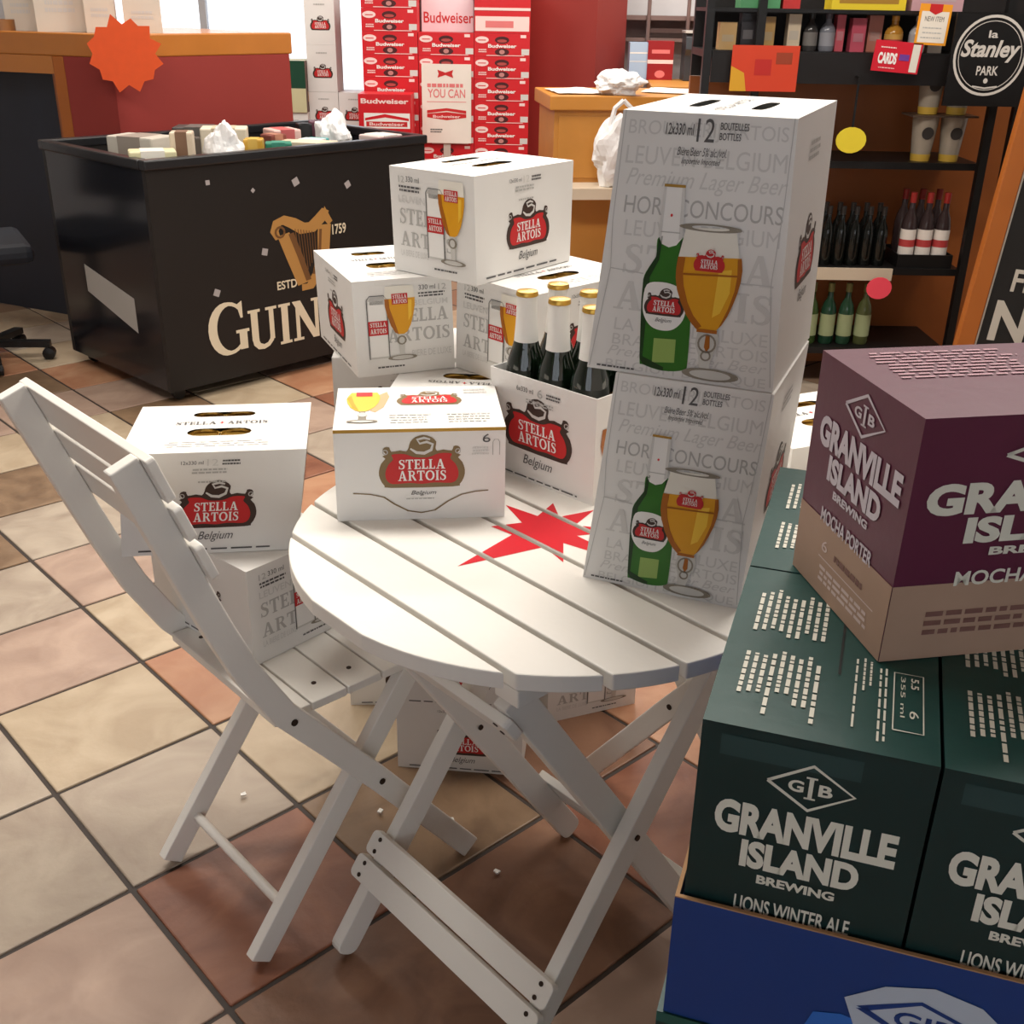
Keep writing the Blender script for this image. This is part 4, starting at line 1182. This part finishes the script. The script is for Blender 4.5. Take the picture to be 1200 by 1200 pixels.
o = MB().lathe([(.03, 0), (.05, 0), (.05, .045), (.03, .045), (.03, 0)], 20, cap=False).build('tape_roll', mat('brown_tape', (150, 104, 62), .35), None, (p.x, p.y, 1.2335), smooth=True)
tag(o, 'roll of brown tape on the edge of the counter', 'tape roll')
# swivel chair
NAVY = mat('dark_navy_fabric', (20, 24, 34), .7, var=.3, scale=8)
t = empty('swivel_chair', (-2.16, 4.36, 0), R(-60), 'dark swivel chair left of the black bin', 'chair')
for k in range(5):
    a = R(72 * k)
    ar = MB().plank((0, 0, .075), (.24 * math.cos(a), .24 * math.sin(a), .065), (0, 0, 1), .04, .025).build('base_arm', BLACK, t)
    MB().lathe([(0, -.025), (.025, -.02), (.025, .02), (0, .025)], 12, cap=False).build('caster', BLACK, ar, (.23 * math.cos(a), .23 * math.sin(a), .0255)).rotation_euler = (R(90), 0, a)
MB().lathe([(.03, .08), (.025, .42)], 14).build('column', BLACK, t, smooth=True)
MB().box((0, 0, .46), (.44, .42, .08)).build('seat', NAVY, t, bevel=.03)
MB().box((0, -.22, .85), (.40, .07, .55), Matrix.Rotation(R(8), 3, 'X')).build('backrest', NAVY, t, bevel=.03)
MB().plank((0, -.18, .44), (0, -.26, .7), (1, 0, 0), .03, .06).build('back_bar', BLACK, t)

# ------------------------------------------------------------------ far stacks: white cartons, green carton
def far_white(X, Z, h, label, Y=6.92, w=.17, d=.24, yaw=0):
    c = Carton('bottle_carton', X, Y, Z, yaw, w, d, h, label, group='white cartons by the window')
    c.body()
    if Z + h > .6:
        c.logo('front', .18, .86, .3, belgium=False)
        c.print('printed_lettering', 'front', [DASH(.3, .8, .75, .86, GREY2, 1, seed=2)])
for k in range(4):
    far_white(-1.138, .2215 * k, .221, ['lowest', 'second', 'third', 'fourth'][k] + ' white carton of the tall column left of the window gap')
    far_white(-.965, .2215 * k, .221, ['lowest', 'second', 'third', 'topmost'][k] + ' white carton of the short column beside the red cartons')
far_white(-1.138, .8865, .252, 'white carton with red emblem standing above the short column by the window')
far_white(-1.138, 1.139, .252, 'topmost white carton of the tall column by the window')
for k in range(3):
    far_white(-1.31, .259 * k, .2585, ['lowest', 'middle', 'upper'][k] + ' white carton under the green and cream carton', Y=6.86)
c = Carton('green_carton', -1.31, 6.86, .7775, 0, .17, .26, .278, 'green and cream carton beside the white column by the window', 'carton')
c.body(mat('cream_carton', (206, 200, 160), .5), facemats={'right': mat('brown_carton_side', (104, 78, 66), .5)})
c.print('green_panel', 'front', [RECT(0, .47, 1, 1, ink('carton_green', (20, 68, 48)), 0)])
c.print('printed_mark', 'front', [PG([(0, .9), (.3, .84), (.42, .78), (.2, .78), (0, .84)], CREAM, 1), PG([(0, .62), (.3, .55), (.18, .5), (.3, .42), (.1, .38), (0, .4)], CREAM, 1), RECT(.1, .18, .25, .28, ink('olive_mark', (150, 146, 90)), 1)])
c.print('printed_mark', 'right', [RECT(.2, .2, .75, .4, ink('tan_mark', (196, 160, 112)), 1)])

# ------------------------------------------------------------------ red carton stacks
BUD = mat('red_carton_card', (204, 26, 36), .42, var=.05, scale=20)
BUDH = ink('hole_dark', (70, 16, 20))
PINK = ink('pink_white', (242, 214, 210))
pal = empty('pallet', (-.405, 6.80, 0), 0, 'low wooden pallet under the red cartons', 'pallet')
for k in range(3):
    MB().span((-.465, -.2 + .16 * k, 0), (.5, -.12 + .16 * k, .02)).build('runner', WOODD, pal)
for k in range(9):
    MB().span((-.465 + k * .107, -.2, .0205), (-.385 + k * .107, .2, .04)).build('board', WOODD, pal)
words = ['lowest', 'second', 'third', 'fourth', 'fifth', 'sixth', 'seventh', 'eighth', 'ninth', 'tenth', 'eleventh', 'twelfth']
BHH = .1178
for ci, (cx, colname, top) in enumerate(((-.721, 'left', 12), (-.410, 'middle', 10), (-.100, 'right', 10))):
    for k in range(top):
        c = Carton('red_beer_carton', cx, 6.80, .041 + BHH * k, 0, .308, .4, BHH - .0008, '%s red beer carton from the floor in the %s column' % (words[k], colname), 'beer carton', 'red beer cartons')
        c.body(BUD)
        if k < 4:
            continue
        c.print('hand_hole', 'front', [ELL(.5, .72, .13, .16, BUDH, 0, 16), ELL(.5, .68, .09, .07, ink('can_red', (176, 70, 66)), 1, 12), ELL(.5, .2, .13, .16, BUDH, 0, 16), ELL(.5, .2, .05, .1, ink('can_pale', (190, 130, 126)), 1, 12)])
        c.print('printed_lettering', 'front', [T('Budweiser', .25, .38, .76, .54, INKW, .03, layer=2), DASH(.07, .16, .24, .34, PINK, 2, seed=5)])
        c.print('printed_seal', 'front', [ELL(.14, .72, .12, .15, PINK, 0, 16), RECT(.07, .69, .21, .73, BUD, 1), RECT(.85, .08, .99, .34, GREY1, 0), RECT(.83, .82, .93, .95, PINK, 0), RECT(.22, .03, .9, .06, PINK, 0)])
# larger carton in front of the left column
c = Carton('red_label_carton', -.735, 6.48, .03, 0, .29, .2, .88, 'tall red display carton with white label in front of the left red column', 'beer carton')
c.body(BUD)
c.print('printed_label', 'front', [RECT(.1, .80, .97, .89, INKW, 0), PG([(.12, .86), (.5, .885), (.95, .86), (.95, .845), (.5, .865), (.12, .845)], BUD, 1), RECT(.14, .81, .92, .84, LRED, 1)])
c.print('printed_lettering', 'front', [T('Budweiser', .05, .945, .95, .975, PINK, .03), T('Budweiser', .2, .815, .86, .835, PINK, .02, layer=2)])
# top of middle and right columns
c = Carton('header_card', -.410, 6.80, .041 + BHH * 10, 0, .29, .1, .30, 'white header card with red letters on the middle red column', 'sign')
c.body(mat('pale_card', (232, 214, 220), .5))
c.print('printed_lettering', 'front', [T('Budweiser', -.16 + .2, .15, 1.0, .34, LRED, .01)])
c.print('printed_emblem', 'front', [PG([(.3, .62), (.48, .56), (.68, .62), (.68, .95), (.48, .82), (.3, .95)], LRED, 0)])
for k, (z, rgb, lb) in enumerate(((.041 + BHH * 10, (214, 150, 150), 'pale pink topped carton on the right red column'), (.041 + BHH * 10 + .115, (206, 40, 46), 'red carton at the very top of the right red column'))):
    c = Carton('red_top_carton', -.100, 6.80, z, 0, .308, .4, .114, lb, 'beer carton', 'red beer cartons')
    c.body(BUD)
    c.print('printed_label', 'front', [RECT(.02, .1, .98, .75, PINK, 0), RECT(.2, .25, .7, .55, ink('washed_red', (222, 120, 120)), 1)] if k == 0 else [RECT(.0, .0, 1, .12, PINK, 0)])
# poster on the middle column
ps = Carton('poster', -.408, 6.575, .678, 0, .276, .012, .418, 'white poster with red bow-tie emblem leaning on the middle red column', 'poster')
ps.body(mat('poster_paper', (234, 226, 216), .5))
bt = lambda cx, cy, w_, h_: [(cx - w_, cy + h_), (cx, cy + h_ * .3), (cx + w_, cy + h_), (cx + w_ * .85, cy), (cx + w_, cy - h_), (cx, cy - h_ * .3), (cx - w_, cy - h_), (cx - w_ * .85, cy)]
ps.print('printed_emblem', 'front', [PG(bt(.48, .88, .16, .05), LRED, 0), PG([(.1, .42), (.5, .45), (.9, .42), (.9, .38), (.5, .415), (.1, .38)], LRED, 0), PG([(.1, .375), (.5, .40), (.9, .375), (.9, .33), (.5, .295), (.1, .33)], LRED, 0)])
ps.print('printed_lettering', 'front', [DASH(.1, .71, .9, .76, ink('washed_red', (222, 120, 120)), 1, seed=3, fill=.9), T('YOU CAN', .12, .58, .88, .69, ink('washed_red', (222, 120, 120)), .01), RECT(.1, .525, .9, .533, ink('washed_red', (222, 120, 120)), 0), T('Budweiser', .22, .325, .78, .36, PINK, .02), DASH(.15, .13, .42, .19, GREY3, 2, seed=6)])
ps.root.location.z = .641
MB().span((-.02, .006, -.641 + .0), (.02, .012, 0)).build('stake', mat('poster_stake', (200, 190, 180), .6), ps.root)

# ------------------------------------------------------------------ oak cabinet with papers and bags
cab = empty('oak_cabinet', (.165, 5.42, 0), R(7), 'oak service cabinet behind the cartons', 'cabinet')
MB().span((0, 0, .0), (1.5, .5, .925)).build('body', WOOD, cab)
MB().span((-.025, -.025, .925), (1.52, .52, .99)).build('counter_top', mat('oak_top_edge', (204, 140, 62), .35, var=.12, scale=8), cab, bevel=.006)
MB().span((.0, -.2, .55), (1.5, -.0005, .60)).build('front_ledge', mat('pale_ledge', (214, 200, 178), .5), cab)
for k in range(3):
    MB().span((.02 + .5 * k, -.008, .62), (.48 + .5 * k, -.0005, .9)).build('door', WOOD, cab, bevel=.003)
SHEET = mat('white_paper', (242, 240, 234), .6)
for k in range(3):
    a = Matrix.Rotation(R((12, -20, 8)[k]), 3, 'Z')
    p = cab.matrix_world @ Vector(((.13, .62, .95)[k], (.19, .26, .2)[k], .9905))
    p = Vector((.165, 5.42, 0)) + Matrix.Rotation(R(7), 3, 'Z') @ Vector(((.13, .62, .95)[k], (.19, .26, .2)[k], .9905))
    mb = MB()
    nx = 6
    vs, fs = [], []
    for i in range(nx + 1):
        for j in range(nx + 1):
            x, y = (i / nx - .5) * .24, (j / nx - .5) * .3
            vs.append(tuple(a @ Vector((x, y, .004 + .012 * abs(mnoise.noise(Vector((x * 8, y * 8, k))))))))
    for i in range(nx):
        for j in range(nx):
            q = i * (nx + 1) + j
            fs.append((q, q + 1, q + nx + 2, q + nx + 1))
    mb.grid(vs, fs)
    o = mb.build('paper_sheet', SHEET, None, p)
    md = o.modifiers.new('thick', 'SOLIDIFY')
    md.thickness = .002
    tag(o, ['crumpled white sheet at the left corner of the cabinet top', 'white sheet right of the plastic bag on the cabinet top', 'white sheet furthest right on the cabinet top'][k], 'paper', 'papers on the cabinet')
def hanging_bag(loc, s, lb, seed):
    t = empty('plastic_bag', loc, 0, lb, 'plastic bag', 'white bags at the cabinet')
    blob('bag_body', (0, 0, 0), s, BAGW, None, None, seed=seed, amp=.3, parent=t)
    for k in (-1, 1):
        MB().tube([(k * s[0] * .5, 0, s[2] * 1.5), (k * s[0] * .3, 0, s[2] * 2.1), (0, 0, s[2] * 2.3)], .012, 6).build('handle', BAGW, t)
hanging_bag((.475, 5.31, .601), (.125, .06, .165), 'tall white plastic bag standing on the cabinet ledge', 3)
blob('plastic_bag', (.46, 5.50, .991), (.11, .085, .055), BAGW, 'bunched white plastic bag lying on the cabinet top', 'plastic bag', seed=11, amp=.4)
# higher side counter and things at the partition wall
sidec = empty('side_counter', (.74, 6.45, 0), R(-4), 'low oak side counter in front of the partition wall', 'counter')
MB().span((0, 0, 0), (1.4, .6, .90)).build('body', WOODD, sidec)
MB().span((-.02, -.02, .90), (1.42, .62, .975)).build('counter_top', WOOD, sidec, bevel=.006)
ws = empty('wall_shelf', (.62, 7.35, 1.17), 0, 'grey-brown metal shelf on the partition wall', 'shelf')
SHM = mat('grey_brown_metal', (136, 112, 106), .4, .2, var=.1)
MB().span((0, 0, .12), (.75, .24, .145)).build('board', SHM, ws)
MB().span((0, 0, .0), (.75, .24, .02)).build('board', SHM, ws)
MB().span((0, .2, .02), (.75, .24, .12)).build('back_rail', SHM, ws)
MB().span((.16, -.005, .05), (.5, .012, .075)).build('front_rail', mat('dark_shelf_rail', (84, 64, 60), .4), ws)
for k, x in enumerate((.16, .40)):
    o = MB().tube([(.62 + x, 7.33, .976), (.62 + x, 7.33, 2.6)], .012, 8).build('upright_rod', SHM, None, smooth=True)
    tag(o, ['left metal rod in front of the partition wall', 'right metal rod in front of the partition wall'][k], 'rod', 'metal rods at the partition')
c = Carton('red_wall_box', .81, 7.45, .9755 - .04, 0, .15, .1, .21, 'red box with pale label standing by the partition wall', 'box')
c.root.location = (.82, 6.98, .9755)
c.body(mat('dark_red_box', (150, 28, 34), .45))
c.print('printed_label', 'front', [RECT(0, .42, 1, .52, PINK, 0), RECT(.15, .68, .85, .78, ink('washed_red', (222, 120, 120)), 0), ELL(.5, .15, .2, .1, ink('washed_red', (222, 120, 120)), 0, 12)])
c = Carton('blue_wash_box', .70, 7.0, .9755, 0, .12, .12, .2, 'pale blue plastic canister by the pillar', 'canister')
c.body(mat('pale_blue_plastic', (176, 200, 226), .3))
c.print('lid_line', 'front', [RECT(0, .7, 1, .74, INKW, 0), RECT(.0, .48, 1, .5, INKW, 0)])
dsp = empty('towel_dispenser', (1.02, 6.95, .9755), 0, 'dark grey paper towel dispenser on the side counter', 'dispenser')
MB().prism([(-.07, -.09, .0), (-.07, -.09, .14), (-.07, -.11, .17), (-.07, -.1, .235), (-.07, -.07, .255), (-.07, .07, .255), (-.07, .07, 0)], (.14, 0, 0)).build('housing', mat('dark_grey_plastic', (58, 62, 68), .3), dsp, bevel=.004)
MB().span((-.075, -.1, .256), (.075, .07, .268)).build('lid', mat('pale_grey_plastic', (200, 200, 196), .3), dsp)
MB().span((-.03, -.12, .03), (.03, -.112, .09)).build('towel', SHEET, dsp)
o = MB().span((0, 0, 0), (.05, .2, .26)).build('beige_board', mat('beige_board', (202, 180, 140), .5), None, (1.11, 6.9, .9755))
tag(o, 'beige upright board beside the towel dispenser', 'board')
#=====PART4=====
# ------------------------------------------------------------------ bottle rack on the right
RY = 4.2
rack = empty('bottle_rack', (0, RY, 0), 0, 'black metal bottle rack with wooden back on the right', 'rack')
rack.location = (1.18, RY, 0)
def RX(x):
    return x - 1.18
X0, X1 = .66, 1.70
MB().span((RX(X0), .36, 1.132), (RX(X1) + .45, .39, 1.9)).build('upper_back_panel', mat('black_back_board', (24, 20, 20), .5), rack)
BACKP = MB().span((RX(X0), .36, 0), (RX(X1) + .45, .39, 1.13)).build('back_panel', WOODD, rack)
for x in (X0, .84, X1 - .0, X1 + .09):
    MB().span((RX(x) - .014, -.01, 0), (RX(x) + .014, .02, 1.75)).build('post', BLACK, rack)
for z, nm in ((1.235, 'shelf'), (.865, 'shelf'), (.475, 'shelf'), (.16, 'shelf')):
    MB().span((RX(X0), 0.0205, z - .025), (RX(X1), .36, z)).build(nm, BLACK, rack)
MB().span((RX(X0), .0205, 1.36), (RX(X1), .35, 1.372)).build('wire_shelf', BLACK, rack)
MB().span((RX(X0) + .02, .01, 1.13), (RX(X1) - .12, .0205, 1.232)).build('fascia', mat('black_fascia', (20, 16, 15), .45), rack)
MB().span((RX(1.1), .008, .43), (RX(1.44), .0205, .475)).build('price_strip', mat('pale_price_strip', (196, 180, 158), .5), rack)
def rbottle(x, y, z, h, r_, rgb, label, caprgb=None, lab=None, grp='bottles on the rack'):
    t = empty('bottle', (x, RY + y, z), 0, label, 'bottle', grp)
    m = mat('bottle_%d_%d_%d' % rgb, rgb, .1, var=.03)
    MB().lathe([(r_ * .9, 0), (r_, .006), (r_, h * .55), (r_ * .8, h * .66), (r_ * .4, h * .76), (r_ * .36, h * .93)], 16).build('glass_body', m, t, smooth=True)
    cr = caprgb or (40, 36, 34)
    MB().lathe([(r_ * .42, h * .86), (r_ * .42, h)], 14).build('cap', mat('cap_%d_%d_%d' % cr, cr, .35), t, smooth=True)
    if lab:
        MB().lathe([(r_ * 1.01, h * .14), (r_ * 1.01, h * .5)], 16, cap=False).build('paper_label', mat('label_%d_%d_%d' % lab, lab, .5), t, smooth=True)
        if lab[0] > 190:
            MB().lathe([(r_ * 1.02, h * .26), (r_ * 1.02, h * .36)], 16, cap=False).build('label_mark', mat('label_mark_red', (176, 60, 60), .5), t, smooth=True)
pos = ['first', 'second', 'third', 'fourth', 'fifth', 'sixth']
for k in range(5):
    rbottle(1.19 + .052 * k, .08, .4755, .22, .024, (16, 18, 16), pos[k] + ' dark bottle from the left on the third rack shelf')
    rbottle(1.20 + .052 * k, .17, .4755, .22, .024, (16, 18, 16), pos[k] + ' dark bottle from the left in the back row of the third rack shelf')
tr = empty('bottle_tray', (1.565, RY + .12, .4755), 0, 'black tray under the red-capped bottles on the rack', 'tray')
MB().span((-.105, -.085, 0), (.105, .12, .005)).build('base', BLACK, tr)
for a, b in (((-.105, -.085, .005), (.105, -.08, .05)), ((-.105, .115, .005), (.105, .12, .05)), ((-.105, -.08, .005), (-.1, .115, .05)), ((.1, -.08, .005), (.105, .115, .05))):
    MB().span(a, b).build('tray_wall', BLACK, tr)
for k in range(3):
    rbottle(1.50 + .064 * k, .08, .481, .27, .029, (52, 40, 40), ['leftmost', 'middle', 'rightmost'][k] + ' red-capped bottle with white label in the black tray', (150, 40, 36), (222, 214, 206), 'red-capped bottles on the rack')
    rbottle(1.50 + .064 * k, .17, .481, .27, .029, (52, 40, 40), ['leftmost', 'middle', 'rightmost'][k] + ' red-capped bottle in the back row of the black tray', (150, 40, 36), None, 'red-capped bottles on the rack')
for k in range(4):
    rbottle(1.17 + .07 * k, .09, .1605, .24, .03, [(60, 80, 40), (30, 62, 44), (40, 70, 50), (80, 86, 50)][k], pos[k] + ' green bottle from the left on the lowest rack shelf', (120, 120, 70), (150, 160, 120), 'green bottles on the lowest rack shelf')
# pint glasses
PINT = mat('pint_glass', (150, 140, 126), .12, var=.05, spec=.6)
for k, (x, z) in enumerate(((1.50, .8655), (1.605, .8655), (1.50, 1.03), (1.605, 1.03))):
    t = empty('pint_glass', (x, RY + .09, z), 0, ['lower left', 'lower right', 'upper left', 'upper right'][k] + ' pint glass with dark round print on the rack', 'glass', 'pint glasses on the rack')
    MB().lathe([(.036, .025), (.048, .155), (.045, .155), (.034, .03)], 20, cap=False).build('glass_body', PINT, t, smooth=True)
    MB().lathe([(.034, .0), (.036, .025)], 20).build('yellow_base', mat('yellow_base', (188, 152, 60), .4), t, smooth=True)
    MB().lathe([(.0, 0), (.022, 0), (.022, .0012), (0, .0012)], 14, cap=False).build('round_print', mat('dark_round_print', (52, 48, 46), .5), t, (0, -.0435, .1)).rotation_euler = (R(96), 0, 0)
MB().span((RX(1.43), .03, 1.022), (RX(1.67), .16, 1.0285)).build('glass_shelf', mat('smoked_riser', (80, 66, 56), .3), rack)
# goods on the top shelf
def rbox(x, y, z, s, rgb, label, name='spirits_box', cat='box', prt=None):
    c = Carton(name, x, RY + y, z, 0, *s, label, cat, 'goods on the top rack shelf')
    c.body(mat('rbox_%d_%d_%d' % rgb, rgb, .35))
    c.print('printed_label', 'front', prt or [RECT(.15, .3, .85, .55, ink('rl_%d' % (sum(rgb) % 255), tuple(min(255, int(v * .6 + 70)) for v in rgb)), 0)])
    return c
rbox(.74, .1, 1.2355, (.06, .06, .09), (196, 160, 106), 'small tan box at the left end of the top rack shelf')
rbox(.81, .1, 1.2355, (.05, .06, .12), (40, 36, 38), 'dark box second from the left on the top rack shelf')
rbox(.88, .1, 1.2355, (.05, .06, .11), (188, 150, 88), 'gold box third from the left on the top rack shelf')
rbox(.975, .1, 1.2355, (.045, .05, .12), (214, 196, 168), 'tall cream box on the top rack shelf')
rbottle(1.04, .1, 1.2355, .124, .026, (60, 58, 58), 'grey-labelled bottle on the top rack shelf', None, (120, 116, 112))
rbottle(1.10, .1, 1.2355, .124, .028, (120, 122, 130), 'silver bottle on the top rack shelf', (90, 84, 92), (150, 150, 156))
rbox(1.145, .12, 1.2355, (.03, .05, .12), (196, 84, 96), 'slim pink box behind the silver bottle on the rack')
rbox(1.205, .1, 1.2355, (.05, .05, .11), (186, 78, 96), 'rose pink box on the top rack shelf')
rbox(1.275, .14, 1.2355, (.05, .05, .12), (196, 128, 110), 'salmon pink box on the top rack shelf')
rbottle(1.335, .09, 1.2355, .12, .032, (186, 132, 50), 'amber bottle on the top rack shelf', (206, 150, 60), (206, 160, 80))
rbottle(1.42, .09, 1.2355, .12, .03, (196, 196, 200), 'clear silver-labelled bottle on the top rack shelf', (220, 220, 226), (190, 186, 190))
rbox(1.49, .12, 1.2355, (.05, .05, .122), (196, 188, 176), 'pale tall box on the top rack shelf')
rbox(1.22, .1, 1.3725, (.26, .1, .1), (222, 196, 46), 'yellow packet lying on the wire rack shelf', prt=[RECT(.1, .2, .9, .6, ink('ochre_mark', (160, 120, 40)), 0)])
rbox(.84, .1, 1.3725, (.14, .1, .1), (84, 150, 100), 'green packet at the left of the wire rack shelf')
rbox(.95, .1, 1.3725, (.06, .1, .1), (190, 50, 48), 'red packet beside the green one on the wire rack shelf')
rbox(1.46, .1, 1.3725, (.18, .1, .1), (190, 150, 156), 'pale pink packet on the right of the wire rack shelf')
# hanging cards
def card(name, x, z, w, h, m, label, y=-.035, items=None, rz=0, th=.004, tilt=0):
    c = Carton(name, x, RY + y, z, rz, w, th, h, label, 'price card', 'price cards on the rack')
    c.body(m)
    if items:
        c.print('printed_lettering', 'front', items)
    c.root.rotation_euler = (0, R(tilt), R(rz))
    return c
card('red_card', 1.315, 1.175, .165, .10, mat('red_card', (206, 24, 46), .5), 'red card with white letters below the top rack shelf', items=[T('CARDS', .1, .25, .5, .62, INKW, .05), RECT(.55, .4, .76, .6, ink('violet', (110, 60, 150)), 1), RECT(.8, .05, .96, .95, ink('receipt', (222, 218, 206)), 1), DASH(.12, .75, .5, .82, PINK, 1, seed=1), DASH(.12, .1, .55, .15, PINK, 1, seed=2)], tilt=4)
card('new_item_card', 1.425, 1.265, .11, .13, mat('orange_yellow_card', (236, 156, 36), .5), 'white and orange card with dark letters on the top rack shelf', items=[RECT(.07, .06, .93, .82, ink('card_white', (232, 224, 210)), 0), T('NEW ITEM', .2, .58, .8, .7, GREY3, 0), DASH(.15, .12, .85, .48, GREY2, 3, seed=3, fill=.25), PG([(.3, .82), (.5, .74), (.7, .82), (.7, 1), (.3, 1)], LRED, 1)], tilt=2)
c = Carton('yellow_card', 1.20, RY - .03, .900, 0, .11, .004, .09, 'blank yellow card hanging in the middle of the rack', 'price card', 'price cards on the rack')
MB().prism([(.055 * math.cos(R(a)) * (1.0), -.002, .045 + .045 * math.sin(R(a))) for a in range(0, 360, 20)], (0, .004, 0)).build('paper', mat('yellow_card', (228, 206, 52), .6), c.root)
MB().span((-.004, .001, .085), (.004, .003, .255)).build('clip', BLACK, c.root)
MB().span((-.004, .001, .255), (.004, .045, .259)).build('hook', BLACK, c.root)
c = Carton('pink_card', 1.385, RY - .03, .368, 0, .1, .004, .085, 'blank bright pink card under the red-capped bottles', 'price card', 'price cards on the rack')
MB().prism([(.048 * math.cos(R(a)), -.002, .042 + .042 * math.sin(R(a))) for a in range(0, 360, 20)], (0, .004, 0)).build('paper', mat('pink_card', (238, 74, 92), .6), c.root)
card('orange_sign', .86, 1.105, .235, .15, mat('orange_red_card', (206, 64, 34), .5), 'orange-red card with yellow corner at the left of the rack', items=[PG([(0, 0), (.25, 0), (.2, .4), (0, .55)], ink('ochre', (214, 160, 40)), 0), RECT(.35, .35, .6, .7, ink('deep_red', (186, 40, 34)), 0), RECT(.66, .6, .9, .85, ink('burnt', (150, 60, 34)), 0)])
# round logo sign
SGB = mat('black_sign', (16, 15, 15), .4)
sg = Carton('round_logo_sign', 1.63, RY - .06, 1.07, 0, .27, .012, .30, 'black sign with white ring and script lettering on the rack', 'sign')
sg.body(SGB)
SW = ink('sign_white', (206, 200, 192))
sg.print('white_ring', 'front', [RING(.5, .55, .45, .42, .03, SW, 0, 40), RING(.5, .55, .40, .37, .008, SW, 0, 40)])
sg.print('script_lettering', 'front', [T('Stanley', .12, .48, .88, .72, SW, .03, .25), T('la', .44, .74, .56, .82, SW, .02), T('PARK', .36, .34, .64, .44, SW, .02), STROKE([(.34, .22), (.5, .2), (.66, .22)], .016, SW, 1), ELL(.5, .28, .03, .03, SW, 1, 8)])
# chalkboard
cb = empty('chalkboard', (1.40, 3.42, .065), R(-8), 'wood-framed chalkboard with white lettering at the right edge', 'chalkboard')
MB().span((.035, .0, .06), (.72, .02, 1.06)).build('board', mat('chalk_black', (26, 25, 24), .7, var=.2, scale=4), cb)
for a, b in (((-.02, -.012, 0), (.035, .03, 1.12)), ((.72, -.012, 0), (.775, .03, 1.12)), ((.035, -.012, 1.06), (.72, .03, 1.12)), ((.035, -.012, .0), (.72, .03, .06))):
    MB().span(a, b).build('frame', WOODF, cb, bevel=.004)
cb.rotation_euler = (0, R(4.5), R(-8))
kb = Carton.__new__(Carton)
kb.w, kb.d, kb.h, kb.root = .685, .02, 1.0, cb
kb.c = {fb + lr + tb: Vector((x, y, z)) for fb, y in (('f', 0), ('b', .02)) for lr, x in (('l', .035), ('r', .72)) for tb, z in (('b', .06), ('t', 1.06))}
CHK = ink('chalk_white', (196, 190, 178), .8)
kb.print('chalk_lettering', 'front', [T('From', .09, .47, .34, .54, CHK, .02), T('Nature', .05, .31, .70, .44, CHK, .03)])
kb.print('chalk_line', 'front', [RECT(.004, .02, .012, .98, CHK, 0)])

# crumbs of paper on the floor
for k, (x, y) in enumerate(((-.50, 1.66), (-.235, 1.62), (-.10, 1.60), (-.015, 1.47))):
    o = MB().prism([(.006, 0, 0), (.002, .006, .002), (-.006, .003, 0), (-.004, -.005, .001)], (0, 0, .003)).build('paper_scrap', SHEET, None, (x, y, .0052), R(40 * k))
    tag(o, ['tiny white paper scrap on the floor left of the chair leg', 'tiny white paper scrap on the floor beside the crossed chair legs', 'tiny white paper scrap on the floor by the end of the chair post', 'tiny white paper scrap on the floor in the middle under the table'][k], 'paper scrap', 'paper scraps on the floor')
